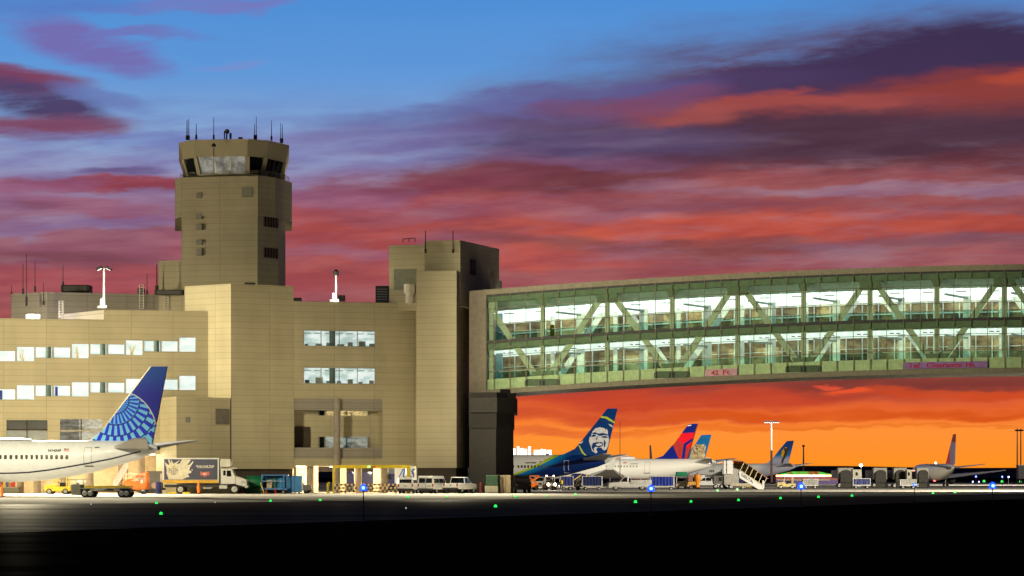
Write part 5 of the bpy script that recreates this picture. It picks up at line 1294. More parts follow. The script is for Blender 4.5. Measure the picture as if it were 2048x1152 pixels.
# navy container truck
nt = veh('container_truck', 1470, 400, 180, 'navy high box truck with red emblem, left of the covered stairs', 'truck')
boxpart('box', M('truck_navy', (.012, .012, .06), .4), nt, (-.6, 0, 1.5), (3.4, 2.1, 1.75), .06)
mb = MB(); mb.slab([(x, 1.07, z) for x, z in ((.4, 1.9), (-.45, 1.9), (-.05, 1.1))], (0, .02, 0)); mb.build('emblem', M('emblem_red', (.55, .03, .04), .5), nt)
boxpart('cab', M('cab_dark', (.03, .03, .05), .4), nt, (1.5, 0, 1.15), (.9, 1.9, 1.2), .08); boxpart('windscreen', glassd, nt, (1.97, 0, 1.4), (.04, 1.5, .5)); boxpart('side_window', glassd, nt, (1.5, .96, 1.4), (.5, .03, .45))
for x in (1.4, -1.4):
    for s in (1, -1): wheel(nt, x, s * .95, .38)

# yellow height bar, barrier
gy = empty('height_bar', Cw.at(Cw.u(744), 0, 7), 'yellow height limit bar over the service road passage', 'height barrier')
YB = 298; ypost = M('gantry_yellow', (.62, .46, .01), .5)
for p_, wd in ((667.5, 5), (817, 7)):
    mb = MB(); a, b = G(p_, YB), P(p_, 930, YB); mb.bar(a, b, wd / F * YB, .35); mb.build('post', ypost, gy)
mb = MB(); mb.bar(P(670.2, 933.2, YB), P(813.3, 933.2, YB), .3, 6.4 / F * YB); mb.build('beam', ypost, gy)
mb = MB(); mb.box(P(738, 933.4, YB - .2), (.35, .1, .22)); mb.build('green_lamp', emit('green_signal_lens', (.1, .9, .2), 1.6), gy)
mb = MB(); mb.box(P(746, 933.4, YB - .2), (.6, .1, .16)); mb.build('red_lamp', M('red_signal_lens', (.6, .12, .03), .4), gy)
mb = MB(); mb.tube(G(656, YB + 1), G(656, YB + 1, 1.2), .14, n=10); mb.tube(G(656, YB + 1, 1.2), G(660, YB + 1, 1.2), .1, n=8); mb.build('bollard', ypost, gy)
for i, (x0, x1) in enumerate(((668, 714), (727, 792))):
    e = empty('barrier', G((x0 + x1) / 2, 295.5), ('left' if i == 0 else 'right') + ' length of striped low barrier under the yellow height bar', 'barrier', 'striped barriers')
    for k in range(3):
        mb = MB(); zc = .25 + k * .38
        n = int((x1 - x0) / 4)
        for j in range(n): 
            a, b = x0 + (x1 - x0) * j / n, x0 + (x1 - x0) * (j + 1) / n; c = G((a + b) / 2, 295.5, zc); mb.box(c, ((b - a) / F * 295.5, .08, .2), (j + k) % 2)
        mb.build('rail', [M('barrier_cream', (.7, .5, .22), .6), M('barrier_dark', (.05, .035, .05), .6)], e)
    for p_ in (x0, (x0 + x1) / 2, x1):
        mb = MB(); mb.box(G(p_, 295.6, .6), (.14, .14, 1.2)); mb.build('post', M('barrier_post', (.5, .35, .12), .6), e)
# vehicles in the passage
bp = veh('service_truck', 735, 345, 180, 'dark blue truck with white cab roof seen through the passage', 'truck')
boxpart('body', M('deep_blue_paint', (.008, .012, .16), .35, coat=.4), bp, (.5, 0, 1.7), (6.0, 2.4, 2.2), .1); boxpart('cab_roof', white, bp, (-2.0, 0, 2.9), (1.5, 2.2, .9), .1); boxpart('cab', M('deep_blue_paint', (.008, .012, .16), .35), bp, (-3.0, 0, 1.4), (1.2, 2.2, 1.7), .1); boxpart('side_window', glassd, bp, (-2.9, 1.12, 1.8), (.7, .03, .6))
for x in (-2.6, 1.8):
    for s in (1, -1): wheel(bp, x, s * 1.1, .48)
tr = veh('white_trailer', 816, 340, 0, 'white trailer with blue lettering seen at the right end of the passage', 'trailer')
boxpart('box', PAINT, tr, (0, 0, 2.0), (3.4, 2.2, 2.6), .05)
mb = MB(); put_text(mb, '/US', 1.7, lambda x, y: Vector((-1.25 + x + y * .25, -1.12, 1.75 + y)), 0, 2.1, .03); mb.build('lettering', M('letter_blue', (.02, .12, .5), .5), tr, recalc=False)
for s in (1, -1): wheel(tr, .9, s * 1.0, .4)

# clutter by the stair block
gb = empty('green_container', G(508, 294), 'green rounded waste container between the box truck and the blue cart', 'container')
mb = MB(); c = G(508, 294); mb.box(c + Vector((0, 0, .3)), (1.75, 1.4, .6)); mb.build('base', M('dark_green', (.004, .05, .02), .6), gb)
mb = MB(); mb.lathe(c + Vector((-.87, 0, 1.3)), [(.05, 0), (.72, 0), (.76, .06), (.76, 1.68), (.72, 1.74), (.05, 1.74)], (1, 0, 0), 20); mb.build('drum', green, gb)
mb = MB(); mb.bar(G(521, 292.8, 1.25), G(527.5, 292.8, .1), .1); mb.build('striped_arm', yellow, gb)
bc = veh('blue_cage_cart', 550, 294, 0, 'bright blue open-sided cage cart with boxes inside', 'cart')
blu = M('cage_blue', (.05, .2, .52), .5)
boxpart('deck', blu, bc, (0, 0, .55), (3.0, 1.5, .2), .02); boxpart('roof', blu, bc, (0, 0, 2.1), (3.0, 1.5, .12), .02)
for x in (-1.42, 1.42, 1.05):
    for y in (-.7, .7): boxpart('post', blu, bc, (x, y, 1.3), (.14, .1, 1.5))
boxpart('mid_rail', M('rail_pale_blue', (.25, .38, .58), .5), bc, (-.1, -.72, 1.42), (2.6, .06, .1)); boxpart('back_panel', M('cage_back', (.01, .1, .2), .6), bc, (0, .7, 1.3), (2.9, .05, 1.5))
for x in (-1.0, 1.0):
    for s in (1, -1): wheel(bc, x, s * .65, .2, .14)
for px_, z, m, nm, lb, sz in ((539, .66, M('box_tan', (.5, .42, .28), .7), 'stacked_boxes', 'tan boxes stacked in the blue cage cart', (.6, .5, .95)), (563, .66, M('tank_blue', (.01, .17, .4), .5), 'blue_drum', 'blue drum at the right inside the cage cart', (1.0, .9, 1.1)), (550.5, .66, M('tank_green', (.01, .08, .06), .5), 'green_drum', 'dark green drum in the middle of the cage cart', (.55, .8, 1.1))):
    e = empty(nm, G(px_, 294, z), lb, 'load')
    mb = MB(); c = G(px_, 294, z)
    if 'drum' in nm: mb.lathe(c, [(.02, 0), (sz[0] / 2, 0), (sz[0] / 2 + .02, .1), (sz[0] / 2, .2), (sz[0] / 2, sz[2] - .1), (sz[0] / 2 - .03, sz[2]), (.02, sz[2])]); mb.build('shell', m, e); mb = MB(); mb.lathe(c + Vector((0, 0, sz[2])), [(.05, 0), (.05, .05)]); mb.build('bung', dark, e)
    else:
        for q in range(2): 
            mb = MB(); mb.box(c + Vector((.02 * q, 0, .22 + .46 * q)), (sz[0], sz[1], .43)); mb.build('carton', m, e)
bx = empty('blue_container', G(588, 295), 'plain blue box container between the cage cart and a white car', 'container')
mb = MB(); c = G(588, 295); mb.box(c + Vector((.1, 0, 1.1)), (1.65, 1.6, 1.85)); mb.build('shell', bluep, bx, bevel=.08)
mb = MB(); mb.box(c + Vector((.1, -.82, 1.1)), (.04, .04, 1.7)); mb.build('door_seam', dblue, bx)
for sx in (-.55, .65): mb = MB(); mb.box(c + Vector((sx, -.6, .1)), (.2, .2, .2)); mb.build('foot', dark, bx)
pcar = veh('white_car', 603, 299, 0, 'white car nose poking out from behind the blue container', 'car')
mb = MB(); body_prism(mb, [(-2.0, .35), (-2.0, .95), (.2, 1.0), (.9, .95), (1.15, .8), (1.15, .35)], 1.7); mb.build('body', PAINT, pcar, bevel=.06)
cabin(pcar, [(-1.9, .95), (.3, 1.0), (-.5, 1.7), (-1.7, 1.75)], 1.66, 1.4, PAINT, [(1, 2)], [[(-.7, 1.05), (.05, 1.05), (-.5, 1.6), (-.75, 1.6)]])
boxpart('bumper', dark, pcar, (1.12, 0, .4), (.16, 1.65, .4), .04)
for x in (-1.4, .6):
    for s in (1, -1): wheel(pcar, x, s * .82, .32)

# clutter near the pier
sk = empty('dumpster', G(984, 297), 'green dumpster on a pale base at the foot of the bridge pier', 'dumpster')
c = G(984, 297); mb = MB(); mb.box(c + Vector((0, 0, 1.5)), (1.35, 1.2, 1.15)); mb.build('bin', M('dumpster_green', (.035, .09, .05), .6), sk, bevel=.05)
mb = MB(); mb.box(c + Vector((-.05, 0, .48)), (1.5, 1.3, .8)); mb.build('base', M('pale_base', (.42, .4, .3), .7), sk, bevel=.04)
for sx in (-.6, .5): mb = MB(); mb.box(c + Vector((sx, -.4, .06)), (.25, .3, .12)); mb.build('foot', offwhite, sk)
lk = empty('utility_cabinet', G(1011, 298), 'tall tan utility cabinet between the green dumpster and dark trucks', 'cabinet')
c = G(1011, 298); mb = MB(); mb.box(c + Vector((0, 0, 1.05)), (1.2, .9, 2.1)); mb.build('housing', M('cabinet_tan', (.42, .33, .2), .6), lk, bevel=.03)
mb = MB(); mb.box(c + Vector((0, -.46, 1.05)), (.03, .03, 1.9)); mb.build('door_seam', darkbrown, lk)
mb = MB(); mb.box(c + Vector((-.78, .1, 1.1)), (.3, .7, 2.2)); mb.build('side_case', dark, lk)
fe = empty('red_bollard', G(961, 297), 'dark red bollard between the pickup and the green dumpster', 'bollard')
c = G(961, 297); mb = MB(); mb.tube(c, c + Vector((0, 0, 1.15)), .12, n=12); mb.build('post', M('bollard_red', (.2, .02, .015), .6), fe)
mb = MB(); mb.lathe(c + Vector((0, 0, 1.15)), [(.12, 0), (.08, .08), (.01, .1)]); mb.build('cap', M('bollard_red', (.2, .02, .015), .6), fe)
dt = veh('dark_truck', 1040, 304, -80, 'unlit dark tow truck in the shadow right of the bridge pier', 'truck')
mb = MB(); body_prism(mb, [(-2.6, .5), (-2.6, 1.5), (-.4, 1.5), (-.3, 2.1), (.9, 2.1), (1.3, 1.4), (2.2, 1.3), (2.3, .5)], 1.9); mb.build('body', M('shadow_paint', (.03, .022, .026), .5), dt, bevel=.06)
boxpart('windscreen', glassd, dt, (1.12, 0, 1.75), (.05, 1.5, .5)); boxpart('bumper', dark, dt, (2.35, 0, .55), (.15, 1.8, .25))
for s in (1, -1): boxpart('headlight', M('orange_marker', (.6, .25, .05), .4), dt, (2.33, s * .75, .95), (.06, .2, .14))
for x in (1.4, -1.5):
    for s in (1, -1): wheel(dt, x, s * .95, .45)
og = veh('orange_loader', 1064, 372, 10, 'orange scissor machine half hidden behind the dark tow truck', 'loader')
boxpart('base', orange, og, (0, 0, .7), (1.6, 1.5, .6), .06)
mb = MB(); mb.bar((-.7, -.6, .9), (.9, -.6, 1.9), .22); mb.bar((.7, -.6, .9), (-.7, -.6, 1.9), .18); mb.build('scissor_arm', orange, og)
boxpart('platform', orange, og, (0, 0, 2.0), (1.9, 1.5, .15))
for x in (-.5, .5):
    for s in (1, -1): wheel(og, x, s * .7, .3)
pickup(1079, 392, -95, 'white pickup facing the viewer left of the tractor headlights', group='pickup trucks on the apron')

# orange boom lift, stairs, barrel, cones on the left
ol = veh('orange_lift', 272, 287, 0, 'orange access lift with pale pipes under the blue globe tail', 'lift')
boxpart('body', orange, ol, (.1, 0, .95), (2.4, 1.6, 1.0), .15); boxpart('counterweight', orange, ol, (1.15, 0, 1.5), (.5, 1.5, 1.9), .1)
mb = MB(); mb.bar((-1.4, -.6, 1.2), (1.0, -.6, 2.3), .28); mb.build('boom', orange, ol)
mb = MB()
for z in (2.2, 1.75): mb.tube((-1.3, -.85, z), (1.2, -.85, z), .05, n=6)
for x in (-1.2, 0, 1.1): mb.tube((x, -.85, 1.3), (x, -.85, 2.2), .05, n=6)
mb.build('guard_rail', M('pale_orange', (.7, .5, .35), .5), ol)
mb = MB(); mb.box((.75, -.83, 1.4), (.3, .05, .4)); mb.build('control_panel', white, ol)
for x in (-.8, .9):
    for s in (1, -1): wheel(ol, x, s * .75, .38)
sl = empty('lattice_stairs', G(238, 292), 'white perforated metal stairs behind the orange lift', 'stairs')
for k in range(12):
    mb = MB(); mb.box(G(229 + k * 2.1, 292, .4 + k * .2), (.26, 1.2, .05)); mb.build('step', offwhite, sl)
for s in (-.65, .65):
    mb = MB(); a, b = G(226, 292 + s, .3), G(256, 292 + s, 3.0)
    for k in range(11): 
        q = a.lerp(b, k / 10); mb.bar(q, q + Vector((0, 0, 1.0)), .05)
        if k < 10: q2 = a.lerp(b, (k + 1) / 10); mb.bar(q, q2 + Vector((0, 0, 1.0)), .04); mb.bar(q + Vector((0, 0, 1)), q2, .04)
    mb.bar(a, b, .12); mb.bar(a + Vector((0, 0, 1)), b + Vector((0, 0, 1)), .07); mb.build('railing', white, sl)
mb = MB(); mb.bar(G(255, 292, 0), G(255, 292, 3.0), .14); mb.bar(G(243, 292.4, 0), G(243, 292.4, 2.0), .12); mb.build('support', M('brown_post', (.2, .12, .07), .7), sl)
gc = empty('grey_crate_stack', G(308, 293), 'dark grey equipment case standing between the orange lift and box truck', 'case')
mb = MB(); c = G(310, 294); mb.box(c + Vector((0, 0, 1.6)), (1.7, 1.4, 1.9)); mb.build('case', M('case_grey', (.1, .095, .08), .7), gc, bevel=.04)
mb = MB(); mb.box(c + Vector((0, 0, .35)), (1.5, 1.3, .55)); mb.build('trolley', dark, gc)
brl = empty('blue_barrel', G(317, 289), 'blue drum with pale hose beside the rear of the box truck', 'barrel')
c = G(317, 289); mb = MB(); mb.lathe(c, [(.02, 0), (.3, 0), (.34, .1), (.32, .6), (.34, .7), (.32, 1.35), (.02, 1.4)]); mb.build('shell', dblue, brl)
mb = MB(); mb.lathe(c + Vector((-.42, 0, .95)), [(.22, 0), (.32, .03), (.36, .08), (.3, .1)], (0, -1, 0)); mb.build('hose', offwhite, brl)
yc = veh('yellow_dolly', 150, 289, 0, 'orange-brown dolly train piece behind the long yellow deck dolly', 'dolly')
boxpart('frame', M('rust_orange', (.4, .2, .04), .6), yc, (.3, 0, .6), (3.6, 1.2, .2)); 
for k in range(5): boxpart('rack_post', M('machine_grey', (.2, .2, .16), .7), yc, (-1.4 + k * .8, -.5, 1.15), (.1, .1, 1.0 - .1 * (k % 2)))
boxpart('rack_rail', M('machine_grey', (.2, .2, .16), .7), yc, (.2, -.5, 1.6), (3.4, .1, .1)); boxpart('generator', offwhite, yc, (.6, .1, 1.1), (1.2, .9, .7), .05)
for x in (-1.1, 1.4):
    for s in (1, -1): wheel(yc, x, s * .6, .36)
sg_ = empty('pallet_rack', G(18, 296), 'rack of red, yellow and violet cases under the near airliner', 'rack')
for k, (cc, x) in enumerate((((.25, .02, .02), 4), ((.5, .42, .05), 10), ((.08, .05, .25), 16), ((.4, .2, .02), 21), ((.6, .02, .02), 27))):
    mb = MB(); mb.box(G(x, 296, 1.15), (.3, .9, .8)); mb.build('case', M('rack_case_%d' % k, cc, .6), sg_)
mb = MB(); mb.box(G(22, 295.5, .35), (1.9, 1.2, .7)); mb.build('base', M('rack_base', (.16, .15, .11), .7), sg_)
def cone(px, Y, h, label, m=orange, name='traffic_cone'):
    e = empty(name, G(px, Y), label, 'cone', 'orange cones and markers'); c = G(px, Y)
    mb = MB(); mb.lathe(c, [(.2 * h, .03), (.17 * h, .06), (.06 * h, h * .95), (.04 * h, h), (.005, h)], n=12); mb.build('shell', m, e)
    mb = MB(); mb.box(c + Vector((0, 0, .02)), (.42 * h, .42 * h, .04)); mb.build('base', black if m is orange else m, e)
cone(4, 251, 1.15, 'tall orange cone at the left edge under the near airliner')
cone(485, 292, .5, 'small red cone at the front wheel of the box truck', redp)
tm = empty('tube_marker', G(397.5, 287), 'orange bulging tube marker in front of the box truck', 'marker', 'orange cones and markers')
c = G(397.5, 287); mb = MB(); mb.lathe(c, [(.13, 0), (.14, .2), (.2, .45), (.19, .8), (.09, 1.05), (.11, 1.2), (.06, 1.42), (.005, 1.45)], n=12); mb.build('tube', orange, tm)
mb = MB(); mb.lathe(c, [(.22, 0), (.22, .05), (.13, .08)]); mb.build('base', black, tm)
cone(533, 291, .6, 'small red marker under the left end of the blue cage cart', redp); cone(551, 291, .7, 'small red marker under the middle of the blue cage cart', redp)
for i, (a, b) in enumerate(((336, 352), (365, 381))):
    e = empty('wheel_chock', G((a + b) / 2, 288.6), ('left' if i == 0 else 'right') + ' yellow chock bar lying under the box truck', 'chock', 'yellow chock bars'); mb = MB(); mb.box(G((a + b) / 2, 288.6, .12), ((b - a) / F * 288, .25, .22)); mb.build('bar', yellow, e, bevel=.03)

# stalls and carts under the red tail
gs = veh('green_canopy_cart', 1363, 410, 0, 'cart under a green tarpaulin canopy below the red tail', 'cart')
boxpart('canopy', M('canopy_green', (.005, .2, .1), .7), gs, (0, 0, 2.3), (1.75, 1.5, .7), .12)
for x in (-.8, .8):
    for y in (-.6, .6): boxpart('post', offwhite, gs, (x, y, 1.1), (.08, .08, 1.8))
boxpart('deck', M('salmon_deck', (.55, .35, .22), .6), gs, (0, 0, .55), (1.8, 1.4, .2)); boxpart('load', M('load_pale', (.5, .48, .4), .7), gs, (.1, 0, .95), (1.2, 1.0, .5), .05); boxpart('yellow_pole', yellow, gs, (.45, -.75, .8), (.12, .1, 1.3))
for x in (-.6, .6):
    for s in (1, -1): wheel(gs, x, s * .6, .22)
ys = veh('yellow_red_cart', 1383, 408, 0, 'yellow cart with red and white bands next to the green canopy', 'cart')
boxpart('body', M('cart_amber', (.65, .35, .03), .6), ys, (0, 0, .85), (1.3, 1.2, .45), .08); boxpart('band', M('band_cream', (.65, .6, .5), .6), ys, (0, -.02, .5), (1.3, 1.2, .26))
for k in range(3): boxpart('red_patch', redp, ys, (-.4 + k * .4, -.63, .5), (.18, .03, .22))
boxpart('load', M('load_rust', (.3, .14, .1), .7), ys, (-.2, .1, 1.6), (.8, .8, 1.0), .1)
for x in (-.45, .45):
    for s in (1, -1): wheel(ys, x, s * .5, .22)
ob = empty('orange_tank', G(1395, 409), 'tall bright orange tank left of the small capped pickup', 'tank')
c = G(1395, 409); mb = MB(); mb.lathe(c, [(.3, .0), (.35, .4), (.3, .8), (.52, 1.2), (.55, 1.9), (.45, 2.25), (.02, 2.35)]); mb.build('shell', M('tank_orange', (.85, .28, .02), .5), ob)
mb = MB(); mb.tube(c + Vector((0, 0, 2.3)), c + Vector((0, 0, 2.55)), .12); mb.build('cap', M('tank_blue_cap', (.03, .12, .3), .5), ob)
dk = veh('dark_trailer', 1437, 412, 0, 'dim grey trailer between the capped pickup and the navy truck', 'trailer')
boxpart('box', M('trailer_grey', (.13, .12, .11), .6), dk, (0, 0, 1.4), (1.7, 1.8, 1.3), .05); boxpart('opening', black, dk, (.3, -.91, 1.5), (.7, .03, .6)); boxpart('post', offwhite, dk, (.95, -.8, 1.3), (.14, .14, 2.0))
for x in (-.5, .5):
    for s in (1, -1): wheel(dk, x, s * .85, .36)

# ------------------------------------------------------------------ person in a yellow vest by the belt loader
def person(px, Y, label):
    e = empty('person', G(px, Y), label, 'person'); o_ = G(px, Y)
    me = bpy.data.meshes.new('body')
    V = [(0,0,.92),(0,0,1.15),(0,-.02,1.38),(0,-.02,1.5),(0,-.04,1.64),(0,-.04,1.76),(.1,0,.86),(.11,-.03,.5),(.12,.04,.1),(.12,-.12,.05),(-.1,0,.86),(-.13,.02,.5),(-.16,.1,.1),(-.16,-.06,.05),(.2,-.02,1.4),(.27,0,1.14),(.25,-.14,.94),(-.2,-.02,1.4),(-.28,.02,1.14),(-.27,-.1,.92)]
    E = [(0,1),(1,2),(2,3),(3,4),(4,5),(0,6),(6,7),(7,8),(8,9),(0,10),(10,11),(11,12),(12,13),(2,14),(14,15),(15,16),(2,17),(17,18),(18,19)]
    Rd = [.16,.15,.17,.065,.1,.08,.11,.075,.055,.045,.11,.075,.055,.045,.075,.055,.04,.075,.055,.04]
    me.from_pydata(V, E, []); o = bpy.data.objects.new('body', me); COL.objects.link(o); o.parent = e; OFF[o.name] = OFF[e.name]
    sk_ = o.modifiers.new('skin', 'SKIN')
    for i, r in enumerate(Rd): me.skin_vertices[0].data[i].radius = (r, r * (.75 if i < 3 else 1))
    me.skin_vertices[0].data[0].use_root = True
    sb = o.modifiers.new('smooth', 'SUBSURF'); sb.levels = sb.render_levels = 2
    me.materials.append(M('dark_workwear', (.03, .03, .045), .8))
    mb = MB(); n = 14
    mb.loft([[o_ + Vector((math.cos(t) * a, math.sin(t) * b - .01, z)) for t in (6.2832 * k / n for k in range(n))] for z, a, b in ((.88, .2, .15), (1.1, .2, .15), (1.32, .22, .165), (1.46, .14, .12))]); mb.build('vest', M('hi_vis_yellow', (.8, .55, .02), .7), e)
    mb = MB(); mb.lathe(o_ + Vector((0, -.04, 1.7)), [(.115, -.02), (.12, .03), (.09, .1), (.01, .13)]); mb.build('cap', M('cap_dark', (.05, .04, .04), .8), e)
    return e
person(1123, 361, 'person in yellow vest standing by the blue curtained cart')

# ------------------------------------------------------------------ boarding bridges, neon hall and masts in the distance
def gangway(px, w_px, Y, label, box_side):
    e = veh('boarding_bridge', px, Y, 0, label, 'boarding bridge', 'parked boarding bridges')
    k = F / Y; h0 = CH + (HY - 958) / k; h1 = CH + (HY - 938.5) / k; wd = w_px / k
    boxpart('cab', M('gangway_cream', (.4, .38, .32), .6), e, (0, .6, (h0 + h1) / 2 + .1), (wd, 2.0, h1 - h0 + .3), .05)
    mb = MB(); n = 9; w2 = wd * .42
    for j in range(6):
        f_ = 1 - .03 * (j % 2); pts = [(-w2 * f_, -.5 - j * .12, h0 - .6)] + [(w2 * f_ * math.cos(math.pi - math.pi * q / n), -.5 - j * .12, h1 - .8 + .7 * math.sin(math.pi * q / n)) for q in range(n + 1)] + [(w2 * f_, -.5 - j * .12, h0 - .6)]
        mb.slab([(x * .98, y, z) for x, y, z in pts], (0, -.1, 0))
    mb.build('bellows', M('bellows_grey', (.06, .055, .05), .8), e)
    boxpart('column', M('bellows_grey', (.06, .055, .05), .8), e, (0, 0, h0 / 2), (wd * .72, 1.4, h0), .15)
    boxpart('tunnel', M('tunnel_dark', (.08, .075, .07), .7), e, (0, 6.5, (h0 + h1) / 2), (wd * .8, 10, h1 - h0 - .3))
    boxpart('bogie', greym, e, (0, 2.5, .4), (wd, 1.0, .5))
    for s in (1, -1): wheel(e, s * wd * .42, .5 * s, .42)
for px_, wp, l in ((1691, 30, 'leftmost parked boarding bridge end beside the neon hall'), (1760, 27, 'boarding bridge end second from the neon hall'), (1800, 26, 'boarding bridge end third from the neon hall'), (1845, 24, 'boarding bridge end touching the plane seen from behind')):
    gangway(px_, wp, 440, l, 0)
def cabinbox(px, y0, y1, w_px, Y, label, red=False):
    e = veh('cab_box', px, Y, 0, label, 'lift cab', 'raised white cabs'); k = F / Y; a = CH + (HY - y1) / k; b = CH + (HY - y0) / k; wd = w_px / k
    boxpart('cab', M('gangway_pale', (.55, .52, .42), .6), e, (0, 0, (a + b) / 2), (wd, 1.8, b - a), .06); boxpart('window', glassd, e, (-.1, -.91, b - .75), (.35, .04, .55))
    boxpart('mast', greym, e, (wd * .3, 0, a / 2), (.3, .6, a)); boxpart('base', greym, e, (0, 0, .4), (wd, 1.6, .5), .05)
    if red: boxpart('red_lamp', emit('red_sign_lens', (1, .15, .05), 1.2), e, (wd * .9, -.3, b - .2), (.6, .1, .2))
    for s in (1, -1): wheel(e, s * wd * .3, s * .7, .34)
cabinbox(1713, 939, 962, 18, 430, 'white raised cab with small window right of the neon hall', False)
cabinbox(1817, 939, 958, 10, 436, 'narrow white raised cab with red lamp left of the last plane', True)
nh = empty('neon_hall', G(1613, 620), 'long dark hall edged with glowing green, white and red neon', 'hall')
k_ = F / 620
def nbox(nm, m, x0, x1, y0, y1, Y=620, dep=6, d0=0):
    mb = MB(); a, b = P(x0, y1, Y), P(x1, y0, Y); mb.box(((a.x + b.x) / 2, Y + dep / 2 + d0, (a.z + b.z) / 2), (b.x - a.x, dep, b.z - a.z)); return mb.build(nm, m, nh)
nbox('wall', M('hall_dark_red', (.1, .012, .02), .6), 1552, 1676, 951, 968)
def roofglow(t, b):
    co = t.new('ShaderNodeTexCoord').outputs['Object']; x, y, z = t.xyz(co)
    n = t.noise(t.vec(t.mul(x, .22), 0, 0), 1, 2, .5)
    c = t.mix(t.mapr(n, .42, .56), lin((130, 50, 15)), lin((15, 190, 60))); t.l.new(c, b.inputs['Emission Color']); b.inputs['Emission Strength'].default_value = 1.5
    return (.02, .02, .02)
mb = MB(); a0 = P(1556, 950, 620); a1 = P(1672, 950, 620); tz = P(1600, 943, 620).z
mb.hexa([(a0.x, 619.8, a0.z), (a1.x, 619.8, a1.z), (a1.x, 626, a1.z), (a0.x, 626, a0.z), (a0.x + 4, 622, tz), (a1.x - 4, 622, tz), (a1.x - 4, 626, tz), (a0.x + 4, 626, tz)]); mb.build('lit_roof', nodemat('neon_roof_glow', roofglow, .6), nh)
for x0, x1, c in ((1552, 1566, (1, .3, .05)), (1567, 1584, (1, .95, .55)), (1585, 1600, (.7, 1, .5)), (1601, 1618, (1, .9, .6)), (1619, 1634, (.8, 1, .5)), (1635, 1650, (1, .85, .5)), (1651, 1675, (1, .4, .06))):
    mb = MB(); mb.box(((G(x0, 619.5).x + G(x1, 619.5).x) / 2, 619.5, P(0, 951.5, 619.5).z), (G(x1, 619.5).x - G(x0, 619.5).x, .2, .36)); mb.build('neon_tube', emit('neon_%d' % x0, c, 6), nh)
nbox('lower_band', M('hall_violet', (.03, .012, .09), .6), 1552, 1676, 960.5, 968, 619, 1)
nbox('pale_rail', M('hall_rail', (.5, .4, .25), .6), 1552, 1660, 959.6, 960.4, 618.5, .2)
# glowing blocks standing in for bright unread letters beyond the pier
lc = empty('glowing_block_row', G(1065, 900), 'row of glowing white blocks for unread lit letters above the fuselage beside the pier', 'building')
gw = emit('self_lit_white', (1, .93, .82), 2.6)  # blocks glow by themselves, brightness put into the material
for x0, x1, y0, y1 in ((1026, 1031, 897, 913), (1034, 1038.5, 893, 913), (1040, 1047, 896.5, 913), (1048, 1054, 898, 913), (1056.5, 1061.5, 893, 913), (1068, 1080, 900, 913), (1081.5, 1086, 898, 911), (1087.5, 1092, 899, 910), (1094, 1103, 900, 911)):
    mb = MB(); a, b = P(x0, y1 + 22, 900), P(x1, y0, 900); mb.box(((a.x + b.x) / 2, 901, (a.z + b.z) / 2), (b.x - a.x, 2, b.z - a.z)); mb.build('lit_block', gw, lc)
mb = MB(); mb.box((G(1064, 903).x, 904, 5), (14, 2, 10)); mb.build('base_wall', M('hall_base', (.2, .18, .15), .7), lc)
def pole(px, y0, Y, label, r=.16, heads=0, lit=False, tri=False, m=None):
    e = empty('light_mast', G(px, Y), label, 'light mast', 'masts in the distance'); k = F / Y
    zt_ = CH + (HY - y0) / k; b = G(px, Y)
    mb = MB(); mb.tube(b, b + Vector((0, 0, zt_ * .55)), r, r * .85, 8); mb.build('lower_pole', m or M('mast_rust', (.1, .04, .025), .7), e)
    mb = MB(); mb.tube(b + Vector((0, 0, zt_ * .55)), b + Vector((0, 0, zt_)), r * .85, r * .6, 8); mb.build('upper_pole', M('mast_lamplit', (.7, .66, .6), .6) if lit else (m or M('mast_rust', (.1, .04, .025), .7)), e)  # lit mast's upper half coloured pale for the lamplight on it
    if heads:
        mb = MB(); mb.bar(b + Vector((-heads, 0, zt_)), b + Vector((heads, 0, zt_)), .14); mb.bar(b + Vector((0, 0, zt_)), b + Vector((0, 0, zt_ + .7)), .25); mb.build('crossarm', dark, e)
        for q in range(-3, 4):
            if q == 0 and lit: continue
            h = boxpart_w('lamp_head', dark, e, b + Vector((q * heads / 3, -.1, zt_ + .2)), (.5, .5, .35))
            if lit: boxpart_w('lamp_lens', emit('far_lamp_lens', (1, .8, .65), 3), h, b + Vector((q * heads / 3, -.1, zt_ - .05)), (.4, .4, .08), 1)
    elif r > .1:
        mb = MB(); mb.lathe(b + Vector((0, 0, zt_)), [(.1, -.3), (.45, 0), (.4, .4), (.1, .55)], n=10); mb.build('lamp_head', dark, e)
    return e
def boxpart_w(name, m, parent, c, d, sub=0):
    mb = MB(); mb.box(c, d); return mb.build(name, m, parent)
pole(1543, 845, 640, 'tall lit floodlight mast with a row of heads behind the covered stairs', .3, 1.6, True)
e = [o for o in bpy.data.objects if o.name.startswith('light_mast')][-1]
point('far_mast_lamp', P(1543, 853, 637), 700, (1, .85, .75), .2)
pole(1607, 893, 800, 'lone dark pole with a round head above the neon hall', .3)
pole(1240, 842, 420, 'thin pole rising behind the smiling face tail', .06, 0, False)
for px_, l in ((2034.5, 'left one of two rust lattice masts at the far right'), (2041.5, 'right one of two rust lattice masts at the far right')):
    pole(px_, 862, 700, l, .22, .5 if px_ > 2040 else .45)
bh = empty('dark_hut', G(2042, 690), 'dark block hut at the foot of the twin masts', 'hut')
mb = MB(); mb.box(P(2043, 944, 690) , (2.2, 3, 3.6)); mb.build('wall', dark, bh); mb = MB(); mb.box(P(2043, 930.5, 690), (2.4, 3.2, .2)); mb.build('roof', greym, bh)
fm = empty('far_floodlight', G(1722, 560), 'small brilliant lamp on a mast above the boarding bridges', 'light mast', 'masts in the distance')
mb = MB(); mb.tube(G(1722, 560), P(1722, 932, 560), .12, n=8); mb.build('pole', dark, fm)
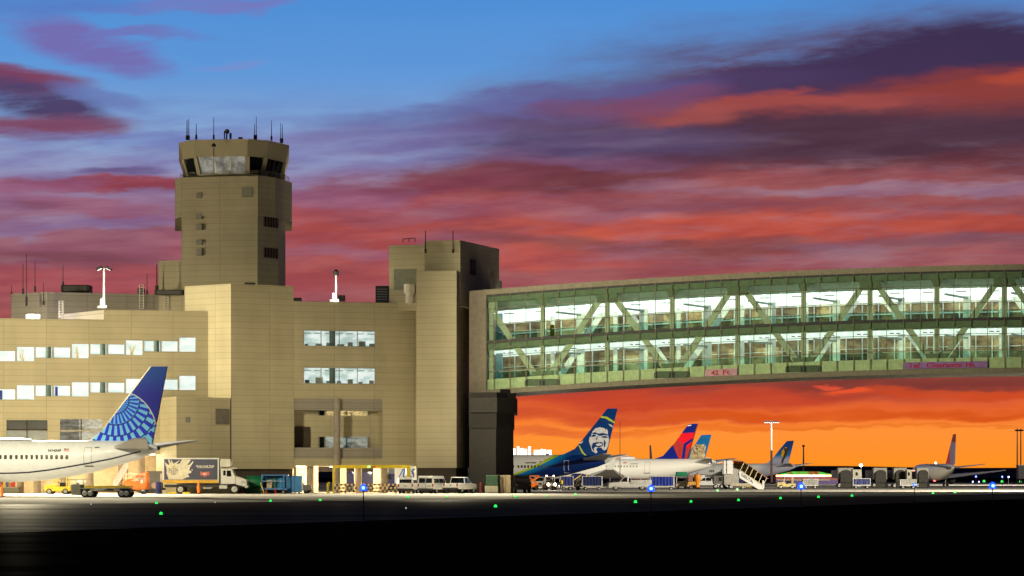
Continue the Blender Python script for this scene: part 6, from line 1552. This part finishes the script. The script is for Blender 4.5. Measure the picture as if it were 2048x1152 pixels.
mb = MB(); mb.lathe(P(1722, 931, 560), [(.05, -.3), (.34, -.1), (.34, .15), (.05, .35)], n=12); mb.build('lamp', emit('brilliant_lens', (1, .95, .85), 30), fm)
wl = empty('far_winglet_pole', G(1301, 520), 'dark slanted winglet-like fin standing above the white fuselage', 'fin')
mb = MB(); mb.slab([P(1299, 891, 520), P(1302, 890, 520), P(1305, 922, 520), P(1299.5, 922, 520)], (0, .2, 0)); mb.build('blade', M('winglet_slate', (.06, .05, .08), .5), wl)
mb = MB(); mb.bar(P(1302, 922, 520), G(1302, 520), .4); mb.build('stem', greym, wl)

# ------------------------------------------------------------------ airfield lights
bl_lens = emit('blue_edge_lens', (.006, .05, 1), 3.5); bl_core = emit('blue_edge_core', (.2, .5, 1), 5)
gr_lens = emit('green_centre_lens', (.02, 1, .12), 1.3)
def place_word(px): return 'far left' if px < 500 else 'left' if px < 1000 else 'middle' if px < 1500 else 'right'
for i, (px, pl, pb, lbl) in enumerate(((727, 978, 1045, 'tallest blue taxiway edge light, in front of the yellow height bar'), (1302, 980, 1030, 'blue taxiway edge light right of the utility pickup'), (1602, 976, 1015, 'blue taxiway edge light before the neon hall'), (1985, 975, 1010, 'blue taxiway edge light at the far right'), (1829, 970, 1003, 'blue taxiway edge light by the wing of the last plane'))):
    Y = CH * F / (pb - HY); s = F / Y; h = CH - (pl - HY) / s; b = G(px, Y)
    e = empty('taxiway_edge_light', b, lbl, 'edge light', 'blue taxiway edge lights')
    mb = MB(); mb.tube(b, b + Vector((0, 0, h - .12)), .022, n=8); mb.build('stake', M('stake_brown', (.12, .05, .045), .6), e)
    mb = MB(); mb.lathe(b, [(.15, 0), (.15, .04), (.05, .07)], n=12); mb.build('base', dark, e)
    mb = MB(); mb.lathe(b + Vector((0, 0, h - .13)), [(.05, 0), (.08, .03), (.08, .06)], n=12); mb.build('collar', dark, e)
    rr = 6.6 / s if i < 4 else 3. / s
    mb = MB(); mb.lathe(b + Vector((0, 0, h - .07)), [(rr, 0), (rr * 1.05, rr * .7), (rr * .8, rr * 1.5), (rr * .4, rr * 1.9), (.004, rr * 2)], n=16); ln_ = mb.build('lens', bl_lens, e)
    mb = MB(); mb.lathe(b + Vector((0, -rr * .72, h - .07 + rr * .8)), [(.01, -rr * .55), (rr * .48, -rr * .25), (rr * .48, rr * .25), (.01, rr * .55)], (0, -.15, 1), n=12); mb.build('bulb', bl_core, ln_)
    for dy in (1, -1): spot('edge_light_glow', b + Vector((0, dy * .05, h - .02)), b + Vector((0, dy * 5, h - .6)), (1500 if dy > 0 else 500) if i < 4 else 200, (.005, .03, 1), 150, .3, .08)
far_blue = [(1623, 953), (1812, 954), (1952, 954), (2004.5, 954.5), (2017, 955), (1945.5, 964.5), (1958, 964.5), (1633, 955.5), (1662, 957), (1579, 957), (1550, 958), (1745, 957.5), (1711, 961)]
for i, (px, py) in enumerate(far_blue):
    Y = 460 + 23 * i; e = empty('far_edge_light', G(px, Y), 'tiny blue light in the dark distance at the right', 'edge light', 'far blue lights'); s = F / Y; z = CH + (HY - py) / s; z = max(z, .3)
    mb = MB(); mb.tube(G(px, Y), G(px, Y, z), .03, n=6); mb.build('stake', dark, e)
    mb = MB(); mb.lathe(G(px, Y, z), [(.05, -.1), (.16, 0), (.14, .2), (.01, .3)], n=8); mb.build('lens', emit('far_blue_lens', (.12, .18, 1), 6), e)
greens = [(322, 1031), (313, 1009), (541, 1004.5), (640, 1003), (815, 997), (1031, 995.5), (991, 1016), (1151, 991.5), (1093, 994), (1271, 1007), (1382, 1006), (1434.8, 983.6), (1474, 981.5), (1477, 1003), (1561, 999), (1637, 996.5), (1704, 994), (1866, 988.5), (1910, 987), (1968, 964.5), (2004, 965), (2041, 965), (893, 996)]
for i, (px, py) in enumerate(greens):
    Y = CH * F / (py - HY); s = F / Y; b = G(px, Y)
    near = {0: 'largest green ground light, nearest on the left', 1: 'green ground light just behind the largest one on the left', 2: 'green ground light in front of the blue cage cart', 3: 'green ground light in front of the passage columns', 4: 'green ground light in front of the small white van', 5: 'green ground light below the dark tow truck', 6: 'green ground light nearest below the bridge pier', 7: 'green ground light below the belt loader', 8: 'green ground light below the tractor headlights', 9: 'green ground light left of the second blue light', 10: 'green ground light below the yellow red cart', 11: 'green ground light in front of the dim grey trailer', 12: 'green ground light in front of the navy truck', 13: 'green ground light well below the navy truck', 14: 'green ground light left of the third blue light', 15: 'green ground light right of the third blue light', 16: 'green ground light below the white raised cab', 17: 'left one of two green ground lights before the last plane', 18: 'right one of two green ground lights before the last plane', 22: 'dim green ground light in front of the pickup by the lift shaft'}.get(i, 'tiny green light in the dark distance at the right')
    e = empty('taxiway_centre_light', b, near, 'ground light', 'green taxiway centre lights')
    rr = (2.7 if i not in (0, 6, 9) else 3.4) / s
    if i in (8, 22): rr *= .7
    mb = MB(); mb.lathe(b, [(rr * 1.5, .005), (rr * 1.5, .03), (rr * 1.1, .05)], n=12); mb.build('base', dark, e)
    mb = MB(); mb.lathe(b + Vector((0, 0, .05)), [(rr, 0), (rr * .95, rr * .8), (rr * .5, rr * 1.5), (.004, rr * 1.6)], n=10); mb.build('lens', gr_lens, e)
for i, (px, py, l) in enumerate(((182, 1011, 'small unlit marker at the far left of the taxiway'), (430, 1007, 'small pale marker below the front of the box truck'), (812, 1019, 'small pale marker alone in the dark below the white vans'))):
    Y = CH * F / (py - HY); b = G(px, Y); e = empty('taxiway_marker', b, l, 'marker', 'small taxiway markers')
    mb = MB(); mb.lathe(b, [(.09, 0), (.09, .03), (.04, .05)], n=10); mb.build('base', dark, e); mb = MB(); mb.lathe(b, [(.04, .05), (.03, .12), (.005, .14)], n=8); mb.build('lens', emit('marker_lens', (.7, .9, .75), .8), e)
